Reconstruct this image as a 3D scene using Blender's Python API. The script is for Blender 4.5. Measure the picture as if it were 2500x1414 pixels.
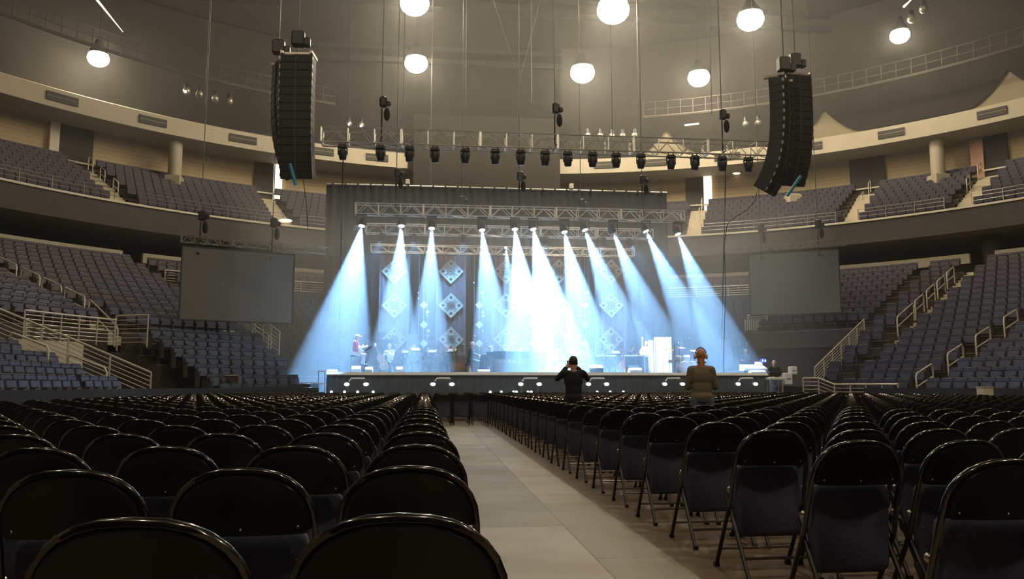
import bpy, math, random
from mathutils import Vector, Matrix
random.seed(7)
for o in list(bpy.data.objects): bpy.data.objects.remove(o)
sc = bpy.context.scene; COL = sc.collection
R = math.radians; PI = math.pi
# ------------------------------------------------------------------ camera, light, exposure
FPX, IW, IH = 1944.0, 2500.0, 1414.0
YAW, PIT, EYE = R(6.12), R(6.83), 1.13
cd = bpy.data.cameras.new('camera'); cam = bpy.data.objects.new('camera', cd); COL.objects.link(cam)
cd.sensor_width = 36; cd.lens = FPX/IW*36; cd.clip_start = .05; cd.clip_end = 300
cam.location = (0, 0, EYE); cam.rotation_euler = (PI/2+PIT, 0, -YAW); sc.camera = cam
w = bpy.data.worlds.new('world'); sc.world = w; w.use_nodes = True
w.node_tree.nodes['Background'].inputs[0].default_value = (1, .80, .55, 1)
w.node_tree.nodes['Background'].inputs[1].default_value = .012
sc.view_settings.view_transform = 'Standard'; sc.view_settings.look = 'None'
sc.view_settings.exposure = 0.0; sc.view_settings.gamma = 1
LAMP_E, BEAM_W, WASH_W = 130.0, 120000.0, 2500.0
HAZE, HAZE_TOP, HAZE_STAGE = .0006, .0042, .028

def ray(x, y):
    a = (x-IW/2)/FPX; b = -(y-IH/2)/FPX
    f = b*-math.sin(PIT)+math.cos(PIT); u = b*math.cos(PIT)+math.sin(PIT)
    return Vector((a*math.cos(YAW)+f*math.sin(YAW), -a*math.sin(YAW)+f*math.cos(YAW), u))
def at(x, y, Y): r = ray(x, y); p = r*(Y/r.y); p.z += EYE; return p
def atz(x, y, z): r = ray(x, y); p = r*((z-EYE)/r.z); p.z += EYE; return p

# ------------------------------------------------------------------ materials
def mat(name, col, rough=.6, metal=0., noise=0., scale=8., bump=0., emit=None, es=0., coat=0., spec=.5):
    m = bpy.data.materials.new(name); m.use_nodes = True; nt = m.node_tree
    b = nt.nodes['Principled BSDF']; c = (*col, 1)
    b.inputs['Base Color'].default_value = c; b.inputs['Roughness'].default_value = rough
    b.inputs['Metallic'].default_value = metal; b.inputs['Coat Weight'].default_value = coat
    b.inputs['Specular IOR Level'].default_value = spec
    if noise or bump:
        tc = nt.nodes.new('ShaderNodeTexCoord'); n = nt.nodes.new('ShaderNodeTexNoise')
        n.inputs['Scale'].default_value = scale; n.inputs['Detail'].default_value = 4
        nt.links.new(tc.outputs['Object'], n.inputs['Vector'])
        if noise:
            mx = nt.nodes.new('ShaderNodeMix'); mx.data_type = 'RGBA'
            mx.inputs['A'].default_value = tuple(v*(1-noise) for v in col)+(1,)
            mx.inputs['B'].default_value = tuple(min(1, v*(1+noise)) for v in col)+(1,)
            nt.links.new(n.outputs['Fac'], mx.inputs['Factor']); nt.links.new(mx.outputs['Result'], b.inputs['Base Color'])
        if bump:
            bp = nt.nodes.new('ShaderNodeBump'); bp.inputs['Strength'].default_value = bump; bp.inputs['Distance'].default_value = .01
            nt.links.new(n.outputs['Fac'], bp.inputs['Height']); nt.links.new(bp.outputs['Normal'], b.inputs['Normal'])
    if emit: b.inputs['Emission Color'].default_value = (*emit, 1); b.inputs['Emission Strength'].default_value = es
    return m
M = {}
def mk(k, *a, **kw): M[k] = mat(k, *a, **kw)
mk('chair_black', (.003, .0028, .0024), .2, spec=.35)
mk('chair_tube', (.055, .048, .042), .22, metal=1., coat=1.)
mk('chair_leg', (.02, .018, .016), .4, metal=.5)
mk('chair_pad', (.048, .052, .092), .85, noise=.25, scale=60, bump=.3)
mk('rivet', (.5, .45, .38), .3, metal=1)
mk('seat_blue', (.021, .017, .037), .55, noise=.25, scale=30)
mk('seat_dark', (.006, .007, .009), .6, noise=.2, scale=30)
mk('seat_metal_and_highlight', (.11, .09, .085), .5, metal=.4)  # armrest metal, also the painted highlight along the seat-back tops
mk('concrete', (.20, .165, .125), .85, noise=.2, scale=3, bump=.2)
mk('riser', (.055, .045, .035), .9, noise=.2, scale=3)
mk('stair', (.52, .45, .32), .8, noise=.15, scale=5)
mk('beige_wall', (.40, .31, .19), .85, noise=.1, scale=2)
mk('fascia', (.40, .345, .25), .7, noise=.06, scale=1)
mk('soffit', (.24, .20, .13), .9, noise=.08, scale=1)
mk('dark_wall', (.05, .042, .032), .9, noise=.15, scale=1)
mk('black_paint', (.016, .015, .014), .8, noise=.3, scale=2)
mk('ceiling_black', (.022, .018, .014), .95, noise=.3, scale=.4)
mk('rim_dark', (.045, .035, .026), .7, noise=.2, scale=2)
mk('rail_white', (.55, .50, .40), .4, metal=.2)
mk('trim_white', (.62, .55, .42), .6)
mk('alu', (.74, .70, .62), .38, metal=.75, noise=.06, scale=30)
mk('alu_dim', (.30, .27, .22), .4, metal=.7)
mk('cable_grey', (.10, .09, .08), .6)
mk('catwalk_grey', (.055, .047, .038), .8)
mk('black_metal', (.02, .02, .022), .45, metal=.3)
mk('speaker', (.009, .009, .010), .6, noise=.3, scale=40)
mk('speaker_grille', (.013, .013, .014), .7, noise=.4, scale=120, bump=.5)
mk('blue_tag', (.02, .22, .36), .5)
mk('screen_grey', (.165, .15, .115), .9, noise=.06, scale=20)
mk('drape', (.016, .016, .021), .95, noise=.3, scale=2)
mk('drape_grey', (.25, .20, .235), .9, noise=.15, scale=4)
mk('stage_deck', (.03, .033, .04), .35, noise=.2, scale=4)
mk('skirt', (.10, .13, .17), .9, noise=.2, scale=3)
mk('edge_white', (.88, .90, .92), .5)
mk('cream', (.74, .68, .62), .7, noise=.05, scale=6)
mk('fret', (.10, .07, .06), .7)
mk('pearl', (.9, .93, 1), .3)
mk('skin', (.55, .29, .19), .5, noise=.08, scale=20)
mk('skin_red', (.62, .24, .12), .42, noise=.08, scale=20)
mk('hair_dark', (.02, .014, .01), .6, noise=.3, scale=40)
mk('hair_fair', (.62, .50, .36), .6, noise=.2, scale=40)
mk('cloth_black', (.009, .009, .011), .9, noise=.3, scale=12, bump=.3)
mk('cloth_tan', (.20, .155, .095), .9, noise=.2, scale=14, bump=.5)
mk('cloth_red', (.45, .06, .12), .9, noise=.15, scale=12)
mk('cloth_white', (.8, .8, .8), .9, noise=.05, scale=12)
mk('cloth_denim', (.20, .27, .36), .9, noise=.25, scale=14)
mk('cloth_grey', (.12, .13, .16), .9, noise=.2, scale=14)
mk('white_plastic', (.85, .85, .85), .35)
mk('wood_red', (.42, .12, .05), .3, coat=.4, noise=.2, scale=8)
mk('wood_brown', (.34, .18, .09), .35, coat=.4, noise=.25, scale=8)
mk('piano_black', (.012, .013, .016), .12, coat=.8)
mk('ivory', (.85, .84, .78), .3)
mk('brass', (.75, .55, .22), .25, metal=1)
mk('cymbal', (.85, .72, .42), .3, metal=.9)
mk('chrome', (.8, .8, .82), .15, metal=1)
mk('paper', (.9, .9, .88), .8)
mk('vent_dark', (.03, .026, .02), .7)
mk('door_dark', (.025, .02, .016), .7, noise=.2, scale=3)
mk('salmon', (.60, .36, .25), .7)
mk('lens_black', (.01, .01, .014), .08, coat=1)
mk('lens_ring', (.25, .24, .26), .2, metal=.9)
mk('motor_orange', (.6, .25, .03), .5)
mk('lamp_glow', (1, 1, 1), .5, emit=(1, .86, .62), es=LAMP_E)
mk('beam_glow', (1, 1, 1), .5, emit=(.72, .85, 1), es=90)
mk('wash_glow', (1, 1, 1), .5, emit=(.35, .6, 1), es=14)
mk('foot_glow', (1, 1, 1), .5, emit=(.8, .92, 1), es=9)
mk('door_glow', (1, 1, 1), .5, emit=(1, .90, .72), es=1.3)
mk('blue_glow', (.02, .05, .6), .4, emit=(.02, .06, 1), es=2)
mk('screen_glow', (.9, .9, .9), .4, emit=(1, .75, .55), es=1.6)
mk('pin_glow', (1, 1, 1), .4, emit=(.6, .85, 1), es=5)

def panel_floor():
    m = bpy.data.materials.new('floor_panels'); m.use_nodes = True; nt = m.node_tree; N = nt.nodes; L = nt.links
    b = N['Principled BSDF']; b.inputs['Roughness'].default_value = .55
    tc = N.new('ShaderNodeTexCoord'); mp = N.new('ShaderNodeMapping'); mp.inputs['Location'].default_value = (.42, .1, 0)
    mp.inputs['Rotation'].default_value = (0, 0, PI/2)
    br = N.new('ShaderNodeTexBrick'); br.inputs['Scale'].default_value = 1
    br.inputs['Brick Width'].default_value = 2.44; br.inputs['Row Height'].default_value = 1.22
    br.inputs['Mortar Size'].default_value = .006; br.inputs['Bias'].default_value = 0
    br.inputs['Color1'].default_value = (.34, .305, .255, 1); br.inputs['Color2'].default_value = (.20, .165, .12, 1)
    br.inputs['Mortar'].default_value = (.09, .07, .05, 1)
    L.new(tc.outputs['Object'], mp.inputs[0]); L.new(mp.outputs[0], br.inputs['Vector'])
    n1 = N.new('ShaderNodeTexNoise'); n1.inputs['Scale'].default_value = 1.1; n1.inputs['Detail'].default_value = 6
    L.new(tc.outputs['Object'], n1.inputs[0])
    n2 = N.new('ShaderNodeTexNoise'); n2.inputs['Scale'].default_value = 5; n2.inputs['Detail'].default_value = 8
    mp2 = N.new('ShaderNodeMapping'); mp2.inputs['Scale'].default_value = (.6, 3, 1)
    L.new(tc.outputs['Object'], mp2.inputs[0]); L.new(mp2.outputs[0], n2.inputs[0])
    r1 = N.new('ShaderNodeValToRGB'); r1.color_ramp.elements[0].position = .42; r1.color_ramp.elements[1].position = .62
    r1.color_ramp.elements[0].color = (1, 1, 1, 1); r1.color_ramp.elements[1].color = (.72, .62, .45, 1)
    L.new(n1.outputs[0], r1.inputs[0])
    m1 = N.new('ShaderNodeMix'); m1.data_type = 'RGBA'; m1.blend_type = 'MULTIPLY'; m1.inputs['Factor'].default_value = .8
    L.new(br.outputs[0], m1.inputs['A']); L.new(r1.outputs[0], m1.inputs['B'])
    # bare brown boards outside the strip of grey aisle sheets
    sx = N.new('ShaderNodeSeparateXYZ'); L.new(tc.outputs['Object'], sx.inputs[0])
    a1 = N.new('ShaderNodeMath'); a1.operation = 'GREATER_THAN'; a1.inputs[1].default_value = 1.62; L.new(sx.outputs['X'], a1.inputs[0])
    brn = N.new('ShaderNodeMix'); brn.data_type = 'RGBA'; brn.inputs['A'].default_value = (.045, .028, .016, 1); brn.inputs['B'].default_value = (.17, .105, .06, 1)
    L.new(n2.outputs[0], brn.inputs['Factor'])
    m2 = N.new('ShaderNodeMix'); m2.data_type = 'RGBA'; L.new(a1.outputs[0], m2.inputs['Factor'])
    L.new(m1.outputs['Result'], m2.inputs['A']); L.new(brn.outputs['Result'], m2.inputs['B'])
    L.new(m2.outputs['Result'], b.inputs['Base Color'])
    return m
M['floor'] = panel_floor()
def wall_block():
    m = mat('wall_blocks', (.42, .32, .19), .85); nt = m.node_tree; b = nt.nodes['Principled BSDF']
    tc = nt.nodes.new('ShaderNodeTexCoord'); n = nt.nodes.new('ShaderNodeTexWave'); n.bands_direction = 'Z'
    n.inputs['Scale'].default_value = 1.2; n.inputs['Distortion'].default_value = .3
    nt.links.new(tc.outputs['Object'], n.inputs[0])
    mx = nt.nodes.new('ShaderNodeMix'); mx.data_type = 'RGBA'; mx.inputs['A'].default_value = (.38, .285, .165, 1); mx.inputs['B'].default_value = (.43, .33, .195, 1)
    nt.links.new(n.outputs['Fac'], mx.inputs['Factor']); nt.links.new(mx.outputs['Result'], b.inputs['Base Color'])
    return m
M['wall_block'] = wall_block()

# ------------------------------------------------------------------ mesh building
ORG = {}
class MB:
    def __init__(s): s.v = []; s.f = []; s.m = []; s.ms = []; s.sm = []
    def mi(s, m):
        if m not in s.ms: s.ms.append(m)
        return s.ms.index(m)
    def add(s, vs, fs, m='', smooth=False):
        n = len(s.v); s.v += [Vector(p) for p in vs]; k = s.mi(m)
        for f in fs: s.f.append(tuple(i+n for i in f)); s.m.append(k); s.sm.append(smooth)
        return s
    def box(s, lo, hi, m='', T=None):
        x0, y0, z0 = lo; x1, y1, z1 = hi
        vs = [Vector(p) for p in ((x0,y0,z0),(x1,y0,z0),(x1,y1,z0),(x0,y1,z0),(x0,y0,z1),(x1,y0,z1),(x1,y1,z1),(x0,y1,z1))]
        if T: vs = [T @ p for p in vs]
        return s.add(vs, [(0,3,2,1),(4,5,6,7),(0,1,5,4),(1,2,6,5),(2,3,7,6),(3,0,4,7)], m)
    def cbox(s, c, d, m='', T=None):
        return s.box([c[i]-d[i]/2 for i in range(3)], [c[i]+d[i]/2 for i in range(3)], m, T)
    def rbox(s, c, d, b=.02, m='', T=None):     # chamfered box
        hx, hy, hz = [q/2 for q in d]; b = min(b, hx*.9, hy*.9, hz*.9); vs = []
        for z, k in ((-hz, b), (-hz+b, 0), (hz-b, 0), (hz, b)):
            X, Y = hx-k, hy-k
            for px, py in ((X-b,-Y),(X,-Y+b),(X,Y-b),(X-b,Y),(-X+b,Y),(-X,Y-b),(-X,-Y+b),(-X+b,-Y)): vs.append(Vector((c[0]+px, c[1]+py, c[2]+z)))
        if T: vs = [T @ p for p in vs]
        fs = [tuple(range(7, -1, -1)), tuple(range(24, 32))]
        for r in range(3):
            for i in range(8): j = (i+1) % 8; fs.append((r*8+i, r*8+j, r*8+8+j, r*8+8+i))
        return s.add(vs, fs, m)
    def tube(s, pts, r, n=8, m='', cap=True):
        pts = [Vector(p) for p in pts]; rs = r if isinstance(r, (list, tuple)) else [r]*len(pts)
        vs = []; fs = []; up = None
        for i, p in enumerate(pts):
            d = (pts[min(i+1, len(pts)-1)]-pts[max(i-1, 0)])
            d = d.normalized() if d.length > 1e-9 else Vector((0, 0, 1))
            if up is None: up = Vector((0, 0, 1)) if abs(d.z) < .9 else Vector((1, 0, 0))
            a = d.cross(up).normalized(); bb = a.cross(d).normalized(); up = bb
            for k in range(n):
                t = 2*PI*k/n; vs.append(p+a*math.cos(t)*rs[i]+bb*math.sin(t)*rs[i])
        for i in range(len(pts)-1):
            for k in range(n):
                j = (k+1) % n; fs.append((i*n+k, i*n+j, (i+1)*n+j, (i+1)*n+k))
        if cap: fs.append(tuple(range(n-1, -1, -1))); fs.append(tuple((len(pts)-1)*n+k for k in range(n)))
        return s.add(vs, fs, m, n > 5)
    def lathe(s, prof, c=(0,0,0), n=16, m='', T=None):
        vs = []; fs = []; c = Vector(c)
        for r, z in prof:
            for k in range(n): t = 2*PI*k/n; vs.append(Vector((r*math.cos(t), r*math.sin(t), z)))
        vs = [(T @ p if T else p)+c for p in vs]
        for i in range(len(prof)-1):
            for k in range(n): j = (k+1) % n; fs.append((i*n+k, i*n+j, (i+1)*n+j, (i+1)*n+k))
        if prof[0][0] > 1e-4: fs.append(tuple(range(n-1, -1, -1)))
        if prof[-1][0] > 1e-4: fs.append(tuple((len(prof)-1)*n+k for k in range(n)))
        return s.add(vs, fs, m, True)
    def ell(s, c, r, n=14, k=9, m='', T=None):
        r = (r, r, r) if not isinstance(r, (list, tuple)) else r; c = Vector(c); vs = []; fs = []
        for i in range(k+1):
            a = -PI/2+PI*i/k
            for j in range(n):
                t = 2*PI*j/n; p = Vector((r[0]*math.cos(a)*math.cos(t), r[1]*math.cos(a)*math.sin(t), r[2]*math.sin(a)))
                vs.append((T @ p if T else p)+c)
        for i in range(k):
            for j in range(n): q = (j+1) % n; fs.append((i*n+j, i*n+q, (i+1)*n+q, (i+1)*n+j))
        return s.add(vs, fs, m, True)
    def prism(s, poly, lo, hi, m='', axis='z', T=None):
        n = len(poly); vs = []
        for h in (lo, hi):
            for a, b in poly: vs.append(Vector((a, b, h) if axis == 'z' else (a, h, b) if axis == 'y' else (h, a, b)))
        if T: vs = [T @ p for p in vs]
        fs = [tuple(range(n-1, -1, -1)), tuple(range(n, 2*n))]+[(i, (i+1) % n, n+(i+1) % n, n+i) for i in range(n)]
        return s.add(vs, fs, m)
    def build(s, name, m=None, parent=None, org=None):
        me = bpy.data.meshes.new(name)
        if parent is not None: org = ORG[parent.name]
        elif org is None:
            xs = [p.x for p in s.v]; ys = [p.y for p in s.v]; zs = [p.z for p in s.v]
            org = Vector(((min(xs)+max(xs))/2, (min(ys)+max(ys))/2, min(zs)))
        org = Vector(org)
        me.from_pydata([p-org for p in s.v], [], s.f)
        if len(s.ms) > 1 or s.ms != ['']:
            for k in s.ms: me.materials.append(M[k if k else m])
            me.polygons.foreach_set('material_index', s.m)
        else: me.materials.append(M[m])
        me.polygons.foreach_set('use_smooth', s.sm)
        me.validate(); me.update()
        if any(s.sm): me.set_sharp_from_angle(angle=R(45))
        o = bpy.data.objects.new(name, me); COL.objects.link(o)
        if parent is not None: o.parent = parent
        else: o.location = org
        ORG[o.name] = org
        return o
def tag(o, label=None, cat=None, group=None, kind=None):
    if label: o['label'] = label
    if cat: o['category'] = cat
    if group: o['group'] = group
    if kind: o['kind'] = kind
    return o
def thing(name, label, cat, loc=(0,0,0), group=None, kind=None):
    o = bpy.data.objects.new(name, None); COL.objects.link(o); o.location = loc; o.empty_display_size = .1
    ORG[o.name] = Vector(loc); return tag(o, label, cat, group, kind)
def struct(o, label=None): o['kind'] = 'structure'; (label and o.__setitem__('label', label)); return o
def copytree(o, parent=None):
    c = o.copy(); COL.objects.link(c); c.parent = parent
    if parent is not None and 'category' in c: del c['category']
    for ch in o.children: copytree(ch, c)
    return c
UN = ['first','second','third','fourth','fifth','sixth','seventh','eighth','ninth','tenth','eleventh','twelfth','thirteenth','fourteenth','fifteenth','sixteenth','seventeenth','eighteenth','nineteenth']
TENS = {2:('twentieth','twenty'),3:('thirtieth','thirty'),4:('fortieth','forty'),5:('fiftieth','fifty'),6:('sixtieth','sixty'),7:('seventieth','seventy'),8:('eightieth','eighty'),9:('ninetieth','ninety')}
def ordw(n):
    if n <= 19: return UN[n-1]
    if n >= 100: return 'hundredth'
    t, u = divmod(n, 10); return TENS[t][0] if u == 0 else TENS[t][1]+'-'+UN[u-1]

# ------------------------------------------------------------------ the bowl's plan: a rounded end centred at (CX, CY)
CX, CY = 5.0, 22.4
def bp(th, r, z=0.):
    if abs(th) <= 90: return Vector((CX+r*math.sin(R(th)), CY+r*math.cos(R(th)), z))
    return Vector((CX+(r if th > 0 else -r), CY-(abs(th)-90)*.4, z))
def bang(th):    # yaw of something facing the centre
    t = max(-90, min(90, th)); return -R(t)
def thsteps(a, b, st=2.): n = max(1, int(math.ceil(abs(b-a)/st))); return [a+(b-a)*i/n for i in range(n+1)]
def ring(mb, a, b, prof, m='', st=2., closed=False, ends=True):
    ts = thsteps(a, b, st); n = len(prof); vs = []
    for t in ts:
        for r, z in prof: vs.append(bp(t, r, z))
    fs = []
    for i in range(len(ts)-1):
        for k in range(n if closed else n-1):
            j = (k+1) % n; fs.append((i*n+k, i*n+j, (i+1)*n+j, (i+1)*n+k))
    if closed and ends: fs.append(tuple(range(n))); fs.append(tuple((len(ts)-1)*n+k for k in range(n-1, -1, -1)))
    return mb.add(vs, fs, m)
def rowR(i): return 13.9+.95*i
def rowZ(i): return .5+.38*i
def rowZL(i): return .5+.35*i+(.55 if i >= 5.5 else 0)
def zfun(nm): return rowZL if nm.startswith('left') else rowZ
def pxof(p):
    a = p.x*math.cos(YAW)-p.y*math.sin(YAW); b = p.x*math.sin(YAW)+p.y*math.cos(YAW)
    return IW/2+FPX*a/(b*math.cos(PIT)+(p.z-EYE)*math.sin(PIT))
def find_i(th, x, Zf): return min((abs(pxof(bp(th, rowR(k/20)-.1, Zf(k/20)))-x), k/20) for k in range(0, 400))[1]
NROW = 19
def upR(i): return 31.9+.8*i
def upZ(i): return 10.9+.42*i
NUP = 9

# ------------------------------------------------------------------ setting: floor, walls, ceiling
struct(MB().box((-12, -18, -.2), (22, 60, 0), 'floor').build('floor', 'floor', org=(0, 0, 0)), 'grey and brown board sheets covering the arena floor')
mb = MB(); ring(mb, -170, 170, [(13.5, 0), (13.5, 1.05), (13.62, 1.05), (13.62, 0)], st=2, closed=True)
# front wall only where the stands come down to the floor
mb = MB(); ring(mb, -170, -43, [(13.5, 0), (13.5, 1.02), (13.62, 1.02), (13.62, 0)], closed=True)
struct(mb.build('wall_left', 'black_paint'), 'low black wall along the foot of the left stand')
mb = MB(); ring(mb, 60, 170, [(13.5, 0), (13.5, 1.02), (13.62, 1.02), (13.62, 0)], closed=True)
struct(mb.build('wall_right', 'black_paint'), 'low black wall along the foot of the right stand')
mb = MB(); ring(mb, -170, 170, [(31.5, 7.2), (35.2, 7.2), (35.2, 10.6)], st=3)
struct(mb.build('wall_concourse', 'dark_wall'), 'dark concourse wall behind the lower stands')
mb = MB(); ring(mb, -170, 170, [(38.95, 14.2), (38.95, 17.3)], st=3)
struct(mb.build('wall_upper', 'wall_block'), 'tan block wall behind the upper deck')
mb = MB(); ring(mb, -170, 170, [(37, 17.2), (39.6, 17.2), (39.6, 27), (39.4, 27)], st=3)
struct(mb.build('wall_back', 'ceiling_black'), 'black upper wall above the upper deck')
mb = MB(); ring(mb, -170, -10.5, [(36, 17), (36, 18.1), (36.6, 18.35), (39.2, 18.35), (39.2, 17.05), (38.9, 17)], 'fascia', closed=True)
struct(mb.build('ceiling_fascia_left', 'fascia'), 'beige curved ceiling fascia above the left upper deck')
mb = MB(); ring(mb, 7.8, 170, [(36, 17), (36, 18.1), (36.6, 18.35), (39.2, 18.35), (39.2, 17.05), (38.9, 17)], 'fascia', closed=True)
struct(mb.build('ceiling_fascia_right', 'fascia'), 'beige curved ceiling fascia above the right upper deck')
mb = MB(); mb.box((-36, -18, 27), (46, 64, 27.3))
struct(mb.build('ceiling', 'ceiling_black'), 'black arena ceiling above the hanging lamps')
mb = MB(); mb.box((-36, -18.3, -.2), (46, -18, 27.3))
struct(mb.build('wall_rear', 'black_paint'), 'dark wall behind the seats at the rear')
# dark curtain panel in the middle of the far end
a, b = at(1010, 350, 57.5), at(1366, 350, 57.5)
mb = MB(); mb.box((a.x, 57.3, 9), (b.x, 57.6, 21))
struct(mb.build('wall_far', 'ceiling_black'), 'tall dark curtain wall high behind the stage')
# scalloped black baffles above the right-hand fascia
mb = MB()
ts = thsteps(8, 100, .5); top = []; bot = []
for t in ts:
    s = abs(math.sin((t-3)*PI/17.5)); zb = 18.2+1.9*(1-min(1, s*1.6))**1.5
    top.append(bp(t, 36.1, 26.9)); bot.append(bp(t, 36.1, zb))
n = len(ts); mb.add(top+bot, [(i, i+1, n+i+1, n+i) for i in range(n-1)])
struct(mb.build('ceiling_baffle', 'ceiling_black'), 'scalloped black baffle over the right fascia')
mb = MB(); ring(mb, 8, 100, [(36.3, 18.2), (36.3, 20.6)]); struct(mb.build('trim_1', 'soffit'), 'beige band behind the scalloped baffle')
# terrace concrete ---------------------------------------------------
SECT = [  # name, th0, th1, row0, row1
 ('left_near', -165, -81.5, 0, 6), ('left_upper', -165, -61.9, 6, NROW), ('left_far', -60.1, -42.8, 4, NROW),
 ('end_left', -41.2, -32.2, 15, NROW), ('end', -32, 32, 17, NROW), ('right_end', 32.5, 49.2, 9, NROW),
 ('right_mid', 49.6, 53.2, 0, NROW), ('right_low', 55.0, 67.2, 0, NROW), ('right_near', 68.8, 160, 0, NROW)]
tb = {'left': MB(), 'right': MB(), 'end': MB()}
for nm, a, b, r0, r1 in SECT:
    t = tb['left' if a < -42 else 'end' if nm.startswith('end') else 'right']
    for i in range(r0, r1):
        Zf = zfun(nm); rr, z = rowR(i)-.4, Zf(i)
        zb = Zf(i-1) if i > r0 else (0 if r0 < 6 else z-.9)
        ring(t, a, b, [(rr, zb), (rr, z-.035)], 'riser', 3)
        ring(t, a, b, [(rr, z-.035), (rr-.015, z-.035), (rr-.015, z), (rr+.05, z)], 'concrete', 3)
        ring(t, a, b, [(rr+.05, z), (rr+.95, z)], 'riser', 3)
    for e in (a, b):
        if abs(e) < 150:
            for i in range(r0, r1):
                Zf = zfun(nm); z0 = 0 if r0 < 6 else Zf(r0)-.9
                q = [bp(e, rowR(i)-.4, z0), bp(e, rowR(i)+.55, z0), bp(e, rowR(i)+.55, Zf(i)), bp(e, rowR(i)-.4, Zf(i))]
                t.add(q, [(0, 1, 2, 3)], 'riser')
for k, t in tb.items(): struct(t.build('floor_terrace_'+k, 'riser'), 'stepped concrete terrace of the lower %s stand' % k)
# aisle floors under stairs (sloped fill)
def aisle(th, dth, r0, r1, Rf, Zf, label, cat='stairs', sub=2):
    mb = MB()
    for i in range(r0, r1):
        for k in range(sub):
            pt_ = Rf(1)-Rf(0); ra = Rf(i)-.4+pt_*k/sub; z = Zf(i)-(Zf(1)-Zf(0))*(1-(k+1)/sub)
            rb = ra+pt_/sub; q = []
            for rr, zz in ((ra, z-.35), (ra, z), (rb, z), (rb, z-.35)):
                q += [bp(th-dth, rr, zz), bp(th+dth, rr, zz)]
            mb.add(q, [(0, 1, 3, 2), (2, 3, 5, 4), (4, 5, 7, 6), (0, 2, 4, 6), (1, 7, 5, 3)][:3] + [(0, 2, 4, 6), (1, 7, 5, 3)])
    o = mb.build('aisle_stairs', 'stair'); tag(o, label, cat, 'stair flights in the stands'); return o
AIS = [(-61, .9, 6, NROW, 'pale stair flight climbing the left lower stand beside five handrails'),
       (-42, .8, 4, NROW, 'pale stair flight in the left stand partly behind the hanging grey screen'),
       (54.1, .9, 6, NROW, 'long pale stair flight climbing the right lower stand to the column'),
       (68, .8, 0, NROW, 'stair flight near the right edge marked by four white handrails')]
for th, d, a, b, l in AIS: aisle(th, d, a, b, rowR, rowZL if th < 0 else rowZ, l)
UA = [(-43.2, 1.15, 'pale stair flight of the left upper deck below the leftmost doorway'),
      (-25.6, .95, 'pale stair flight of the upper deck just left of the hanging speakers'),
      (23.8, .95, 'pale stair flight of the upper deck right of the stage backdrop'),
      (41.4, 1.0, 'pale stair flight in the middle of the right upper deck'),
      (52.6, 1.1, 'pale stair flight of the upper deck beside the far right column')]
for th, d, l in UA: aisle(th, d, 0, NUP, upR, upZ, l)
aisle(-61, .9, 0, 0, rowR, rowZ, '') if False else None
# upper deck ---------------------------------------------------------
mb = MB(); edges = [-165]+[x for th, d, l in UA for x in (th-d, th+d)]+[165]
for k in range(0, len(edges), 2):
    for i in range(NUP):
        rr, z = upR(i)-.4, upZ(i)
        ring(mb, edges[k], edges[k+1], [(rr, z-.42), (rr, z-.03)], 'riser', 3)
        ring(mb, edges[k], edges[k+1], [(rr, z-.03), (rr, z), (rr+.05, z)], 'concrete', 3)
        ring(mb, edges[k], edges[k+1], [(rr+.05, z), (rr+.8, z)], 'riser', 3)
struct(mb.build('floor_upper_terrace', 'riser'), 'stepped concrete terrace of the upper deck')
mb = MB(); ring(mb, -165, 165, [(31.3, 9.7), (31.3, 11.05), (31.55, 11.05), (31.55, 10.5), (38.9, 14.0), (38.9, 13.2), (33.5, 9.75)], 'rim_dark', 2, closed=True)
struct(mb.build('wall_deck_front', 'rim_dark'), 'dark curved front of the upper deck')
mb = MB(); ring(mb, -165, 165, [(31.22, 11.02), (31.22, 11.14), (31.6, 11.14), (31.6, 11.02)], 'trim_white', 2, closed=True)
struct(mb.build('trim_2', 'trim_white'), 'pale capping strip along the front of the upper deck')
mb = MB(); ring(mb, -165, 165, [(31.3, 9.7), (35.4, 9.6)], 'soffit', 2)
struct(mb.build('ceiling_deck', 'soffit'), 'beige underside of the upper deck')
mb = MB(); ring(mb, -165, 165, [(38.6, 14.72), (38.6, 14.82), (38.9, 14.82), (38.9, 14.72)], 'trim_white', 2, closed=True)
struct(mb.build('trim_3', 'trim_white'), 'pale ledge behind the top row of the upper deck')
# concourse parapet behind the lower stands
for i, (a, b) in enumerate([(-165, -62), (-60, -43), (-41, 53), (55.3, 165)]):
    mb = MB(); ring(mb, a, b, [(32.1, 8.0), (32.1, 8.56), (32.35, 8.56), (32.35, 8.0)], 'fascia', 2, closed=True)
    struct(mb.build('trim_%d' % (4+i), 'fascia'), 'beige parapet band behind the top row of the lower stand')
# end tier: balcony rail strip with dark bleachers below, behind the stage
mb = MB(); ring(mb, -41, 32.4, [(29.0, 6.15), (29.0, 6.5), (29.3, 6.5), (29.3, 6.15)], 'trim_white', 2, closed=True)
struct(mb.build('trim_8', 'trim_white'), 'pale kerb under the balcony railing behind the stage')
mb = MB()
for i in range(14):
    rr = 28.9-.62*i; z = 6.2-.42*i
    ring(mb, -41, 32.4, [(rr, z), (rr, z-.03)], 'concrete', 3); ring(mb, -41, 32.4, [(rr, z-.03), (rr, z-.42)], 'black_paint', 3)
    ring(mb, -41, 32.4, [(rr, z-.42), (rr-.62, z-.42)], 'black_paint', 3)
struct(mb.build('floor_terrace_far', 'black_paint'), 'dark steep bleacher terrace behind the stage')
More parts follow.
